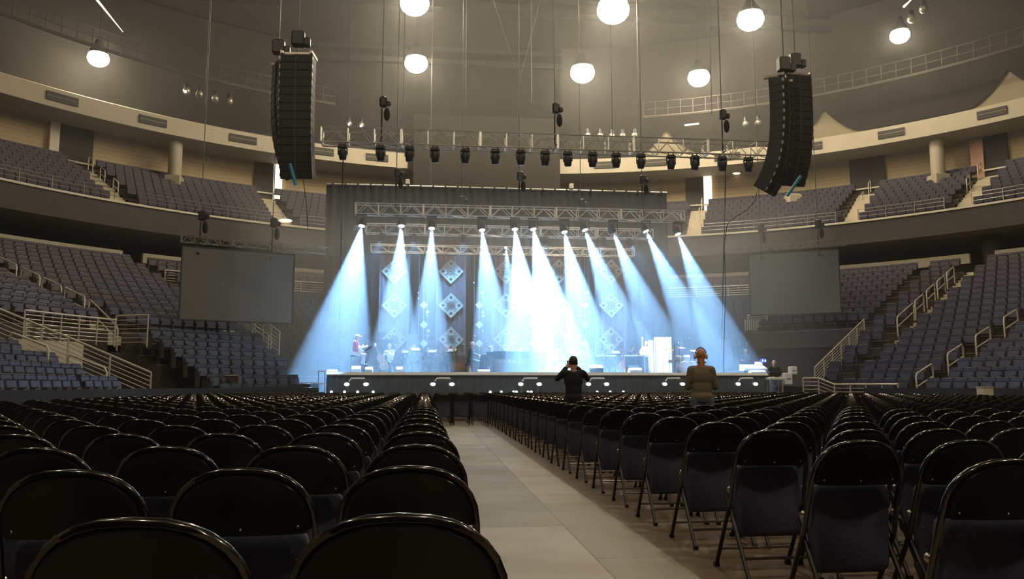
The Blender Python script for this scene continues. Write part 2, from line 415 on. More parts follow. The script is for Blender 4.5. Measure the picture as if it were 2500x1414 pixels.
# dark void wall under the right-hand end section
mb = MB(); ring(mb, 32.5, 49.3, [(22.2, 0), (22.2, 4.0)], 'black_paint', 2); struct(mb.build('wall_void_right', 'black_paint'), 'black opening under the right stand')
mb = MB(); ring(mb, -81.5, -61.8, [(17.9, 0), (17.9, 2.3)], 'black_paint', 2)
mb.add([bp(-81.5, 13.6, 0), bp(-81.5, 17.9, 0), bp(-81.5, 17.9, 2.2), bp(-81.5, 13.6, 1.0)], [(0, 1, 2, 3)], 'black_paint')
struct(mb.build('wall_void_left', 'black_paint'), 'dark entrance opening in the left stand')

# ------------------------------------------------------------------ doors, columns, vents of the upper wall
DO = [(-43.6, 1.5, -1), (-25.6, 1.0, 1), (23.3, 1.0, 1), (41.3, 1.7, 0), (52.9, 1.0, -2)]
for i, (th, d, side) in enumerate(DO):
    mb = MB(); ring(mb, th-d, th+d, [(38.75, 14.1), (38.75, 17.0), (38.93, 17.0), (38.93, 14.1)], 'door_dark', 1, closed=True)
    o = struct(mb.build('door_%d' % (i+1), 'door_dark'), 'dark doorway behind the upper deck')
    if side == 1:
        mb = MB(); ring(mb, th+d, th+d+.9, [(38.7, 14.1), (38.7, 17.0), (38.85, 17.0), (38.85, 14.1)], 'door_glow', 1, closed=True)
        struct(mb.build('window_%d' % (i+1), 'door_glow'), 'brightly lit opening beside the dark upper doorway')
    if side == -1:
        mb = MB(); ring(mb, th-d-.8, th-d, [(38.6, 14.1), (38.6, 17.05), (38.85, 17.05), (38.85, 14.1)], 'trim_white', 1, closed=True)
        struct(mb.build('trim_9', 'trim_white'), 'pale jamb beside the leftmost upper doorway')
    if side == -2:
        mb = MB(); ring(mb, th-d-1.1, th-d, [(38.6, 14.1), (38.6, 16.9), (38.85, 16.9), (38.85, 14.1)], 'salmon', 1, closed=True)
        struct(mb.build('trim_10', 'salmon'), 'salmon coloured panel beside the far right doorway')
for th, zt, l in ((-35.3, 17.05, 'round beige column with a square base on the left upper deck'), (48.4, 17.05, 'round beige column with a square base on the right upper deck')):
    p = bp(th, 37.2); t = thing('column', l, 'column', (p.x, p.y, 13.3))
    MB().tube([(p.x, p.y, 14.6), (p.x, p.y, zt)], .42, 18).build('shaft', 'fascia', t)
    MB().rbox((p.x, p.y, 13.95), (1.0, 1.0, 1.35), .04, T=None).build('base', 'fascia', t)
p = bp(34.2, 37.0)
t = thing('column', 'low beige box stub on legs beneath the right speaker hang', 'column', (p.x, p.y, 13.2))
MB().rbox((p.x, p.y, 14.15), (1.1, .9, .85), .12).build('housing', 'fascia', t)
MB().box((p.x-.42, p.y-.3, 13.2), (p.x-.25, p.y+.3, 13.75)).box((p.x+.25, p.y-.3, 13.2), (p.x+.42, p.y+.3, 13.75)).build('feet', 'fascia', t)
for th, r, l in ((55.6, 30.2, 'thick round pillar rising from the right lower stand to the deck'),):
    p = bp(th-1.2, 33.4); tag(MB().tube([(p.x, p.y, 7.2), (p.x, p.y, 9.62)], .5, 20).build('pillar', 'dark_wall'), l, 'pillar')
VN = [(150, 253, 40), (372, 313, 34), (593, 358, 33), (780, 392, 35), (920, 407, 28), (1477, 426, 27), (1602, 420, 27), (1775, 406, 32), (1990, 377, 16), (2178, 342, 32), (2424, 287, 37)]
VL = ['leftmost on the fascia', 'above the left upper stairs', 'left of the hanging speakers', 'right of the left speaker hang', 'at the inner end of the left fascia',
      'at the inner end of the right fascia', 'above the lit upper doorway', 'under the front truss end', 'just right of the right speaker hang', 'above the right upper doorway', 'rightmost on the fascia']
def ang_at(x, r):   # bowl angle seen at pixel column x on the ring of radius r
    best = None
    for k in range(-900, 900):
        th = k/10; p = bp(th, r, 17)-Vector((0, 0, 0)); a = p.x*math.cos(YAW)-p.y*math.sin(YAW); b = p.x*math.sin(YAW)+p.y*math.cos(YAW)
        d = b*math.cos(PIT)+(p.z-EYE)*math.sin(PIT); px = IW/2+FPX*a/d
        e = abs(px-x)
        if best is None or e < best[0]: best = (e, th)
    return best[1]
for (x, y, hw), l in zip(VN, VL):
    th = ang_at(x, 36); d = max(.8, abs(ang_at(x+hw, 36)-ang_at(x-hw, 36))/2)
    t = thing('air_vent', 'dark slotted air vent '+l, 'vent', bp(th, 36, 17.35), 'air vents on the ceiling fascia')
    mb = MB(); ring(mb, th-d, th+d, [(35.9, 17.35), (35.9, 17.85), (36.02, 17.85), (36.02, 17.35)], 'vent_dark', .7, closed=True); mb.build('grille', 'vent_dark', t)
    mb = MB(); ring(mb, th-d, th+d, [(35.87, 17.58), (35.87, 17.62), (35.9, 17.62), (35.9, 17.58)], 'soffit', .7, closed=True); mb.build('slat', 'soffit', t)

# ------------------------------------------------------------------ stadium seats
def seat_mb():
    mb = MB()
    T = Matrix.Translation((0, .12, .42)) @ Matrix.Rotation(R(-10), 4, 'X')
    mb.rbox((0, 0, .22), (.525, .05, .46), .025, '', T)
    return mb
def seat_pan_mb():
    T = Matrix.Translation((0, .03, .40)) @ Matrix.Rotation(R(-14), 4, 'X')
    return MB().rbox((0, -.02, .17), (.48, .06, .36), .03, '', T)
def seat_leg_mb():
    return MB().box((-.255, -.08, .02), (-.235, .12, .56)).box((-.265, -.16, .55), (-.225, .14, .58))
def seat_highlight_mb():  # cap strip whose paler colour imitates overhead light on the backrest top
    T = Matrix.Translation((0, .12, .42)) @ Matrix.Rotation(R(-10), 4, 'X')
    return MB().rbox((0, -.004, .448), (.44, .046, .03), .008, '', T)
def seatproto(mt):
    t = thing('stadium_seat', 'x', 'seat')
    seat_mb().build('backrest', mt, t); seat_pan_mb().build('seat', mt, t); seat_leg_mb().build('armrest', 'seat_metal_and_highlight', t); e_ = seat_highlight_mb().build('highlight_edge', 'seat_metal_and_highlight' if mt == 'seat_blue' else 'seat_dark', t); e_['label'] = 'top edge strip, painted highlight on the blue seats'
    return t
allseats = []     # (dist, pos, yaw, section text, row, n)
def inframe(p, mx=60):
    a = p.x*math.cos(YAW)-p.y*math.sin(YAW); b = p.x*math.sin(YAW)+p.y*math.cos(YAW)
    d = b*math.cos(PIT)+(p.z-EYE)*math.sin(PIT); u = -b*math.sin(PIT)+(p.z-EYE)*math.cos(PIT)
    if d < .3: return False
    x = IW/2+FPX*a/d; y = IH/2-FPX*u/d
    return -mx < x < IW+mx and -mx < y < IH+mx*3
SECN = {'left_near': 'left block beside the slatted railing', 'left_upper': 'left block above the landing', 'left_far': 'left block behind the grey screen',
        'end_left': 'left end block', 'end': 'far end block', 'right_end': 'right block above the black opening', 'right_mid': 'narrow right block',
        'right_low': 'right block between the two stairs', 'right_near': 'rightmost block'}
for nm, a, b, r0, r1 in SECT:
    for i in range(r0, r1):
        if nm == 'left_far' and i < 4: continue
        r = rowR(i); dth = math.degrees(.54/r); t = (b-(.6+.5*(i % 2))*dth) if b < 0 else a+(.6+.5*(i % 2))*dth; n = 0
        while (t > a+.4*dth) if b < 0 else (t < b-.4*dth):
            p = bp(t, r, zfun(nm)(i)); n += 1
            if inframe(p): allseats.append(((p-cam.location).length, p, bang(t), nm, i-r0+1, n))
            step = dth if abs(t) <= 90 else .54/.4
            t += -step if b < 0 else step
allseats.sort(key=lambda s: s[0])
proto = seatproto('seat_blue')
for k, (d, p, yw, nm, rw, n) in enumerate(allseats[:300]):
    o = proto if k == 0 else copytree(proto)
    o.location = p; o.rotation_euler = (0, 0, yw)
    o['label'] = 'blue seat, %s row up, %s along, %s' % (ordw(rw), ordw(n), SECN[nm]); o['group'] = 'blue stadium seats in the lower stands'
def stuffseats(lst, name, mt, label, lo=False):
    mb = MB(); parts = [(seat_mb(), mt), (seat_pan_mb(), mt)] if not lo else [(MB().rbox((0, .1, .62), (.535, .06, .46), .02), mt), (MB().box((-.24, -.04, .42), (.24, .05, .74)), mt), (MB().box((-.22, .07, .84), (.22, .13, .868)), 'seat_metal_and_highlight' if mt == 'seat_blue' else mt)]  # last box: light on the blue seat tops, painted as a paler strip
    if not lo: parts += [(seat_leg_mb(), 'seat_metal_and_highlight'), (seat_highlight_mb(), 'seat_metal_and_highlight')]
    for p, yw in lst:
        T = Matrix.Translation(p) @ Matrix.Rotation(yw, 4, 'Z')
        for q, m2 in parts: mb.add([T @ v for v in q.v], q.f, m2)
    return tag(mb.build(name, mt, org=(0, 0, 0)), label, 'seats', kind='stuff')
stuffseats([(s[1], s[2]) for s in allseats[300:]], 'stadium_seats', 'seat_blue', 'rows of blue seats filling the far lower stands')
ups = []
for k in range(0, len(edges), 2):
    for i in range(NUP):
        r = upR(i); dth = math.degrees(.54/r); t = edges[k]+(.6+.5*(i % 2))*dth
        while t < edges[k+1]-.4*dth:
            p = bp(t, r, upZ(i))
            if inframe(p): ups.append((p, bang(t)))
            t += dth if abs(t) <= 90 else 1.35
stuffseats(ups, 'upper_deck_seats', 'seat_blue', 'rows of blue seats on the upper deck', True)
# black retractable bleacher seats, left of the stage
blk = []; mb = MB()
for i in range(7):
    r = 14.0+.62*i; z = .3+.36*i; ring(mb, -59.5, -43, [(r-.3, 0 if i == 0 else z-.36), (r-.3, z), (r+.32, z)], 'black_paint', 3)
    dth = math.degrees(.54/r); t = -59.1; n = 0
    while t < -43.3:
        n += 1; blk.append((bp(t, r, z), bang(t), i+1, n)); t += dth
struct(mb.build('floor_bleacher', 'black_paint'), 'black stepped bleacher under the black seats')
pb = seatproto('seat_dark'); pb.name = 'bleacher_seat'
for k, (p, yw, rw, n) in enumerate(blk):
    o = pb if k == 0 else copytree(pb); o.location = p; o.rotation_euler = (0, 0, yw)
    o['label'] = 'black bleacher seat left of the stage, %s row up, %s from the left' % (ordw(rw), ordw(n)); o['group'] = 'black bleacher seats'
drk = []
for i in range(1, 12):
    rr = 28.9-.62*i+.3; z = 6.2-.42*i; dth = math.degrees(.54/rr)
    for a, b in ((-40.5, -17), (16, 32)):
        t = a+.5
        while t < b: drk.append((bp(t, rr, z-.0), bang(t))); t += dth
stuffseats(drk, 'dark_bleacher_seats', 'seat_dark', 'rows of dark seats on the steep bleachers beside the stage', True)

# ------------------------------------------------------------------ rails
def handrail(p0, p1, h=.85, label='', r=.026):
    """free standing stair rail: two posts, sloping top with round corners and a mid rail"""
    p0, p1 = Vector(p0), Vector(p1); d = p1-p0; up = Vector((0, 0, 1)); t = thing('handrail', label, 'handrail', p0, 'white stair handrails')
    c = d*.12
    MB().tube([p0, p0+up*(h-.1), p0+up*h+c*.5, p0+up*h+c*1.6, p1+up*h-c*1.6, p1+up*h-c*.5, p1+up*(h-.1), p1], r, 8).build('rail', 'rail_white', t)
    MB().tube([p0+up*h*.5, p1+up*h*.5], r*.8, 6).build('mid_rail', 'rail_white', t)
    return t
def hr_aisle(th, i, j, Rf, Zf, label, h=.9):
    return handrail(bp(th, Rf(i)-.1, Zf(i)), bp(th, Rf(j)-.1, Zf(j)), h, label, .032)
LN = ['lowest', 'second lowest', 'middle', 'second highest', 'highest']
for k, x in enumerate((285, 203, 148, 95, 38)):
    i = find_i(-61.2, x, rowZL); hr_aisle(-61.2, i, i+(1.2 if k else 1.7), rowR, rowZL, 'white handrail, %s of five on the left stand stairs' % LN[k])
i = find_i(-61.2, -12, rowZL); hr_aisle(-61.2, i, i+1.1, rowR, rowZL, 'white handrail at the left picture edge, atop the stairs')
for k, x in enumerate((2240, 2316, 2386, 2454)):
    i = find_i(67.6, x, rowZ); hr_aisle(67.6, i, i+1.05, rowR, rowZ, 'white handrail, %s of four near the right edge' % ['lowest', 'second lowest', 'second highest', 'highest'][k], .95)
for k, x in enumerate((2192, 2236, 2264, 2290, 2314)):
    i = find_i(53.3, x, rowZ); hr_aisle(53.3, i, i+(2.2 if k == 0 else 1.2), rowR, rowZ, 'white handrail, %s of five on the long right stairs' % LN[k])
for k, i in enumerate((.4, 2.2, 3.9)):
    hr_aisle(-83.5, i, i+1.2, rowR, rowZL, 'white handrail, %s of three in the left lower block' % ['lowest', 'middle', 'highest'][k], .95)
for th, l in ((-42.6, 'far left'), (24.1, 'right of backdrop'), (41.6, 'middle right'), (51.6, 'far right')):
    for k, i in enumerate((2.5, 5.0, 7.4) if th < 0 else (4.5, 7.6)):
        hr_aisle(th, i, i+.9, upR, upZ, 'thin handrail on the %s upper deck stairs, %s one' % (l, ['lower', 'middle', 'upper'][k] if th < 0 else ['lower', 'upper'][k]), .85)
def slat_rail(pts, h, label, n=6, post=1.6, r=.016, m='rail_white'):
    pts = [Vector(p) for p in pts]; t = thing('slat_railing', label, 'railing', pts[0], 'slatted railings in the stands'); up = Vector((0, 0, 1))
    MB().tube([p+up*h for p in pts], .034, 8).build('top_rail', m, t)
    mb = MB()
    for k in range(1, n+1): mb.tube([p+up*(h*k/(n+1)) for p in pts], r, 5)
    mb.build('slats', m, t)
    L = 0; prev = None
    for i in range(len(pts)-1):
        d = (pts[i+1]-pts[i]).length; kk = max(1, int(round(d/post)))
        for q in range(kk+(1 if i == len(pts)-2 else 0)):
            p = pts[i].lerp(pts[i+1], q/kk); MB().tube([p, p+up*h], .028, 6).build('post', m, t)
    return t
slat_rail([bp(th, 18.3, 2.55) for th in thsteps(-76, -63.5, 3)], .95, 'slatted railing on the landing above the left entrance')
slat_rail([bp(-63.4, 18.3, 2.5), bp(-63.0, 16.9, 2.5)], 1.15, 'short end railing of the left landing')
slat_rail([bp(-82, 18.2, 2.6), bp(-79.5, 16, 1.6), bp(-77.0, 13.7, .55)], .95, 'slatted railing sloping down beside the left lower seats', post=1.3)
slat_rail([bp(th, 18.0, 2.5) for th in thsteps(-59.5, -43.5, 3)], .75, 'dull railing along the top of the black bleacher', 3)
slat_rail([bp(-41, 21.5, 4.2), bp(-41.2, 17.2, 2.4)], 1.0, 'tall sloping railing on the stairs below the grey screen', 5, .8)
slat_rail([bp(-43, 21, 3.9), bp(-43, 17.2, 2.3)], .95, 'left side railing of the stairs below the grey screen', 4, 1.2)
slat_rail([bp(49.4, rowR(7.2), rowZ(7.2)), bp(49.2, rowR(1), rowZ(.9))], 1.0, 'long railing sloping down beside the black opening at right', 7, 1.1)
slat_rail([bp(th, 13.75, .35 if th < 52 else .1) for th in thsteps(49, 65.2, 3)], 1.05, 'level slatted railing at the foot of the right stand')
slat_rail([bp(th, 29.1, 6.45) for th in thsteps(-41, 32.2, 4)], .85, 'long balcony railing behind the stage', 5, 2.0)
slat_rail([bp(33, 22.4, 4.55), bp(35.6, 22.4, 4.55)], .3, 'short pale kerb rail over the black opening at right', 2, .8)
# vertical pale slats at the left end of the black opening
t = thing('slat_screen', 'pale vertical slats at the left edge of the black opening', 'railing', bp(33, 22.3, 2.0))
for k in range(8): p = bp(32.7+.28*k, 22.3); MB().tube([(p.x, p.y, 2.0+.36*k), (p.x, p.y, 4.6)], .04, 6).build('slat', 'rail_white', t)
# deck front rails (thin)
def rim_rail(a, b, l):
    t = thing('deck_railing', l, 'railing', bp(a, 31.5, 11.14), 'thin railings on the upper deck front')
    mb = MB()
    for h in (.28, .52, .72): mb.tube([bp(x, 31.5, 11.14+h) for x in thsteps(a, b, 2)], .018, 5)
    mb.build('rails', 'alu_dim', t)
    for x in thsteps(a, b, 3.2): p = bp(x, 31.5, 11.14); MB().tube([p, p+Vector((0, 0, .72))], .025, 5).build('post', 'alu_dim', t)
rim_rail(-80, -44.6, 'thin railing on the upper deck front at far left'); rim_rail(-42, -26.6, 'thin railing on the upper deck front left of the speakers')
rim_rail(-24.5, -12, 'thin railing on the upper deck front at the backdrop left edge'); rim_rail(24.9, 40.2, 'thin railing on the upper deck front right of the backdrop')
rim_rail(42.6, 51.3, 'thin railing on the upper deck front between the right stairs'); rim_rail(53.9, 80, 'thin railing on the upper deck front at far right')
# misc in the stands
p0 = bp(-80.6, 16.9); tag(MB().cbox((0, 0, 0), (2.3, .06, .95), T=Matrix.Translation((p0.x+.2, p0.y+.6, 2.0)) @ Matrix.Rotation(R(60), 4, 'Z')).build('white_board', 'trim_white'), 'white board leaning behind the slatted railing in the left stand', 'board')
for k, (x, y, Y, s, l) in enumerate(((330, 962, 25, .3, 'small pale box on the floor before the left wall'), (2405, 958, 24, .35, 'small pale box on the low wall at far right'))):
    p = at(x, y, Y); t = thing('box', l, 'box', (p.x, p.y, p.z-s/2)); MB().rbox((p.x, p.y, p.z), (s, s, s), .02).build('carton', 'trim_white', t); MB().box((p.x-s/2-.01, p.y-s/2-.01, p.z+s/2-.04), (p.x+s/2+.01, p.y+s/2+.01, p.z+s/2+.01)).build('lid', 'fascia', t)
# hatch frame in front of the dark bleachers
p = at(538, 950, 30.5); t = thing('equipment_case', 'grey framed equipment case standing left of the stage', 'case', (p.x, p.y, 0))
MB().rbox((p.x, p.y+.3, .75), (1.25, .6, 1.4), .03).build('body', 'riser', t)
mb = MB(); W_ = .63
for a, b in (((-W_, .1), (W_, .1)), ((-W_, 1.47), (W_, 1.47)), ((-W_, .1), (-W_, 1.47)), ((W_, .1), (W_, 1.47))): mb.tube([(p.x+a[0], p.y, a[1]), (p.x+b[0], p.y, b[1])], .025, 6)
mb.build('edge_frame', 'alu_dim', t)

# ------------------------------------------------------------------ folding chairs on the floor
def arch(w0, z0, z1, n=14, ex=2.5):
    pts = []
    for k in range(n+1):
        t = PI*k/n; c, s = math.cos(t), math.sin(t)
        x = w0*math.copysign(abs(c)**(2/ex), c)*(1-.07*s); z = z0+(z1-z0)*abs(s)**(2/ex); pts.append((x, z))
    return pts
def tilt(z): return -.02-(z-.45)*.20       # backrest leans toward the rear (-y)
def chair_parts(detail=True):
    P = {}; n = 14 if detail else 8
    ar = arch(.222, .668, .852, n)
    mb = MB(); vs = []; fs = []; nn = len(ar)
    def pnt(x, z, off): return Vector((x, tilt(z)+off-.035*(1-(x/.222)**2), z))
    # shell: front and back skins with rolled rim
    for sc_, off in ((.90, .012), (1.0, -.004), (1.005, -.020), (.955, -.034), (.90, -.027)):
        for x, z in ar: vs.append(pnt(x*sc_, .655+(z-.655)*(sc_ if sc_ < 1 else 1)-(.0), off))
    for q in range(4):
        for k in range(nn-1): fs.append((q*nn+k, q*nn+k+1, (q+1)*nn+k+1, (q+1)*nn+k))
    base = len(vs); m0 = [pnt(x*.9, .65, .012) for x, z in ar]; m1 = [pnt(x*.90, .65, -.022) for x, z in ar]
    vs += m0+m1
    for k in range(nn-1):
        fs.append((k, base+k, base+k+1, k+1)); fs.append((4*nn+k, 4*nn+k+1, base+nn+k+1, base+nn+k))
    mb.add(vs, fs, 'chair_black', True); P['backrest'] = (mb, 'chair_black')
    if detail:
        rv = MB()
        for x, z in ((-.175, .675), (.175, .675), (-.19, .735), (.19, .735), (0, .672)):
            q = pnt(x, z, -.026); P['rivet_%d' % len(P)] = (MB().ell(q, (.0045, .003, .0045), 8, 4), 'rivet')
        pass
    # lifted seat pad
    T = Matrix.Translation((0, .01, .435)) @ Matrix.Rotation(R(4), 4, 'X')
    pd = MB(); hw, hh, c = .2, .215, .045; prof = []
    for cx_, cz_, a0 in ((hw-c, hh-c, 0), (-hw+c, hh-c, 90), (-hw+c, -hh+c, 180), (hw-c, -hh+c, 270)):
        for q in range(4): a = R(a0+30*q); prof.append((cx_+c*math.cos(a), cz_+c*math.sin(a)))
    k = len(prof); vs = []
    for sc_, yy in ((.93, -.032), (1, -.018), (1, .018), (.93, .032)): vs += [T @ Vector((x*sc_, yy, z*sc_)) for x, z in prof]
    fs = [tuple(range(k)), tuple(range(4*k-1, 3*k-1, -1))]
    for q in range(3):
        for i in range(k): j = (i+1) % k; fs.append((q*k+i, (q+1)*k+i, (q+1)*k+j, q*k+j))
    pd.add(vs, fs, 'chair_pad', True); P['seat'] = (pd, 'chair_pad')
    r = .013; nseg = 8 if detail else 4
    fr = MB(); side = .232; pts = [Vector((-side-.004, tilt(.40)+.02, .40))]
    for x, z in reversed(ar): pts.append(Vector((x*1.012, tilt(z)-.016-.035*(1-min(1, (x/.222)**2)), .675+(z-.675)*1.03)))
    pts.append(Vector((side+.004, tilt(.40)+.02, .40))); fr.tube(pts, r, nseg); P['frame'] = (fr, 'chair_tube')
    for s in (-1, 1):
        P['leg%da' % s] = (MB().tube([(s*.236, tilt(.40)+.02, .40), (s*.236, .24, .012)], r, nseg).cbox((s*.236, .242, .012), (.03, .034, .024)), 'chair_leg')
        P['leg%db' % s] = (MB().tube([(s*.215, .10, .46), (s*.215, -.20, .012)], r, nseg).cbox((s*.215, -.202, .012), (.03, .034, .024)), 'chair_leg')
    P['crossbar_a'] = (MB().tube([(-.236, .175, .12), (.236, .175, .12)], .009, 6), 'alu_dim')
    P['crossbar_b'] = (MB().tube([(-.215, -.13, .12), (.215, -.13, .12)], .009, 6), 'chair_tube')
    if detail:
        for s in (-1, 1): P['hinge_%d' % s] = (MB().ell((s*.236, .0, .50), (.013, .02, .02), 8, 5), 'rivet')
    return P
PN = {'leg-1a': 'leg', 'leg1a': 'leg', 'leg-1b': 'leg', 'leg1b': 'leg', 'crossbar_a': 'crossbar', 'crossbar_b': 'crossbar'}
CP = chair_parts(True); chair0 = thing('folding_chair', 'x', 'chair')
for k, (mb, m) in CP.items():
    o = mb.build(PN.get(k, k.split('_')[0] if k[:5] in ('rivet', 'hinge') else k), m, chair0)
    if k == 'crossbar_a': o['label'] = 'bare metal crossbar'
CL = chair_parts(False); lo = MB()
for k, (mb, m) in CL.items(): lo.add(mb.v, mb.f, m, k in ('backrest', 'seat'))
lochair = lo.build('folding_chair', 'chair_black', org=(0, 0, 0))
chairs = []
LX, RX, PX, PY = -.045, 2.075, .53, .96
for j in range(30):
    y = 1.84+PY*j
    if y > 30.4: break
    for i in range(14): chairs.append((LX-PX*i, y, 'left of the aisle', j+1, i+1))
for j in range(31):
    y = .95+.952*j
    if y > 30.4: break
    for i in range(26): chairs.append((RX+PX*i, y, 'right of the aisle', j+1, i+1))
for j in range(8):
    y = 22.9+PY*j
    if y > 30.4: break
    for i in range(3): chairs.append((RX-PX*(i+1), y, 'of the block closing the aisle', j+1, i+1))
ch = []
for x, y, s, j, i in chairs:
    p = Vector((x, y, .8))
    if y > CY-.5 and math.hypot(x-CX, y-CY) > 13.1: continue
    if inframe(p, 260) or y < 3: 
        if y < 1.3 and x < 4.5: continue
        if not inframe(p, 700): continue
        ch.append(((p-cam.location).length, x, y, s, j, i))
ch.sort()
# drop the seats where the two standing men are (they stand between the rows)
used0 = False; usedl = False; far = MB(); yj = random.Random(3)
for k, (d, x, y, s, j, i) in enumerate(ch):
    jx, jy, jr = yj.uniform(-.012, .012), yj.uniform(-.02, .02), yj.uniform(-1.6, 1.6)
    if k < 300:
        if k < 130:
            o = copytree(chair0) if used0 else chair0; used0 = True
        else:
            if usedl: o = lochair.copy(); COL.objects.link(o)
            else: o = lochair; usedl = True
        o.location = (x+jx, y+jy, 0); o.rotation_euler = (0, 0, R(jr))
        wh = 'nearest the aisle' if i == 1 else '%s from the aisle' % ordw(i)
        if s.startswith('of'): l = 'black folding chair %s, row %s, %s from its right' % (s, ordw(j), ordw(i))
        else: l = 'black folding chair in the %s row %s, %s' % (ordw(j), s, wh)
        tag(o, l, 'chair', 'folding chairs on the arena floor')
    else:
        T = Matrix.Translation((x+jx, y+jy, 0)) @ Matrix.Rotation(R(jr), 4, 'Z')
        n = len(far.v); far.v += [T @ v for v in lo.v]; far.f += [tuple(q+n for q in f) for f in lo.f]
        mm = [far.mi(q) for q in lo.ms]; far.m += [mm[q] for q in lo.m]; far.sm += lo.sm
tag(far.build('folding_chairs', 'chair_black', org=(5, 20, 0)), 'distant rows of black folding chairs before the stage', 'chairs', kind='stuff')
# ------------------------------------------------------------------ ceiling lamps
LP = [(240, 143, 21, .62, 'leftmost of the lit ceiling lamps'), (1012, 8, 23, .85, 'upper of the two lamps above the left speaker side'),
      (1016, 155, 22, .75, 'lower of the two lamps above the truss left half'), (1497, 25, 23, .95, 'largest and brightest lamp at the top'),
      (1422, 178, 22, .82, 'lamp just right of the picture middle, above the truss'), (1832, 48, 23, .80, 'second lamp from the right'),
      (1706, 190, 22, .74, 'lamp above the right half of the truss'), (2197, 87, 21.5, .55, 'rightmost of the lit ceiling lamps')]
def lamp(p, r, label, grp='round ceiling lamps'):
    t = thing('ceiling_lamp', label, 'lamp', p, grp)
    MB().ell(p, (r, r, r*.8), 18, 10).build('diffuser', 'lamp_glow', t)
    T = None
    MB().lathe([(r*.9, 0), (r*.8, .25), (r*.5, .5), (r*.3, .9), (.0, .9)], p+Vector((0, 0, r*.45)), 18).build('housing', 'black_metal', t)
    MB().tube([p+Vector((0, 0, .9)), (p.x, p.y, 27)], .015, 6).build('hanging_rod', 'black_metal', t)
for x, y, z, r, l in LP: lamp(atz(x, y, z), r, 'glowing round '+l)
for x, y in ((-6, -6), (6, -8), (17, -5), (-14, 12), (24, 12), (5, 16)):
    lamp(Vector((x, y, 23.5)), .8, 'glowing round ceiling lamp above the floor seats, outside the picture')
# small unlit globes and flood lamps
for k, (x, y, z, l, lit) in enumerate(((455, 222, 19.5, 'leftmost dim globe lamp under the ceiling', 1), (487, 230, 19.5, 'second dim globe lamp from the left', 0), (525, 241, 19.5, 'third dim globe lamp from the left', 0), (560, 247, 19.5, 'fourth dim globe lamp from the left', 0),
        (852, 302, 19.5, 'lit floodlight above the truss left end', 1), (882, 306, 19.5, 'second lit floodlight above the truss left end', 1),
        (1435, 332, 18.5, 'first of five dim globes above the truss', 0), (1465, 332, 18.5, 'second of five dim globes above the truss', 0), (1494, 333, 18.5, 'third of five dim globes above the truss', 0), (1520, 332, 18.5, 'fourth of five dim globes above the truss', 0), (1549, 331, 18.5, 'fifth of five dim globes above the truss', 0),
        (1821, 303, 19, 'dim globe left of the right speakers', 0), (1851, 300, 19, 'dim globe nearest the right speakers', 0), (2225, 46, 22, 'dim globe above the rightmost lamp', 0), (2255, 22, 22, 'dim globe at the top right corner', 0))):
    p = atz(x, y, z); t = thing('catwalk_lamp', l, 'lamp', p, 'small lamps on the catwalks')
    MB().ell(p, (.24, .24, .26), 12, 8).build('globe', 'alu_dim', t)
    MB().lathe([(.16, .0), (.17, .25), (.05, .42), (.0, .42)], p+Vector((0, 0, .16)), 12).build('cap', 'black_metal', t)
    if lit: MB().ell(p+Vector((0, -.2, -.12)), .09, 8, 6).build('bulb', 'pin_glow', t)
# tubes of light at the top corners
for x0, y0, x1, y1, l in ((233, -5, 300, 78, 'slim lit tube crossing the top left corner'), (2207, 16, 2228, -4, 'slim lit tube at the top right corner')):
    a, b = atz(x0, y0, 22), atz(x1, y1, 21); tag(MB().tube([a, b], [.07, .02], 6).build('strip_lamp', 'screen_glow'), l, 'lamp')
tag(MB().tube([atz(1672, 306, 19), atz(1706, 302, 19)], .06, 6).build('strip_lamp', 'screen_glow'), 'short bright strip lamp above the truss right half', 'lamp')
p = at(697, 539, 50); tag(MB().ell(p, (.42, .2, .12), 14, 8).build('step_lamp', 'screen_glow'), 'small glowing lamp at the foot of the upper stairs', 'lamp')
p = at(1798, 423, 56.5); tag(MB().ell(p, (.3, .2, .1), 14, 8).build('step_lamp', 'screen_glow'), 'small glowing downlight under the right fascia', 'lamp')
p = at(234, 390, 52); tag(MB().ell(p, (.12, .1, .3), 10, 8).build('wall_lamp', 'pin_glow'), 'small bright lamp by the leftmost upper doorway', 'lamp')
# catwalks
def catwalk(pts, l):
    pts = [Vector(p) for p in pts]; t = thing('catwalk', l, 'catwalk', pts[0], 'catwalks under the ceiling')
    for h, nme in ((0, 'walkway'), (.55, 'rail'), (1.1, 'rail')): MB().tube([p+Vector((0, 0, h)) for p in pts], .10 if h == 0 else .03, 6).build(nme, 'catwalk_grey', t)
    for i in range(len(pts)-1):
        for q in range(4): p = pts[i].lerp(pts[i+1], q/4); MB().tube([p, p+Vector((0, 0, 1.1))], .03, 5).build('post', 'catwalk_grey', t)
catwalk([bp(x, 33.5, 20.3) for x in thsteps(-78, -20, 6)], 'faint catwalk curving over the left upper deck')
catwalk([bp(x, 33.5, 20.3) for x in thsteps(18, 78, 6)], 'faint catwalk curving over the right upper deck')
mb = MB()
for k in range(7):
    y = 8+8.5*k; t = thing('roof_beam', 'dark steel roof beam across the ceiling, %s from the rear' % ordw(k+1), 'beam', (5, y, 25.6), 'steel roof beams')
    MB().box((-34, y-.15, 25.6), (44, y+.15, 26.0)).box((-34, y-.15, 26.6), (44, y+.15, 26.95)).build('flange', 'black_paint', t)

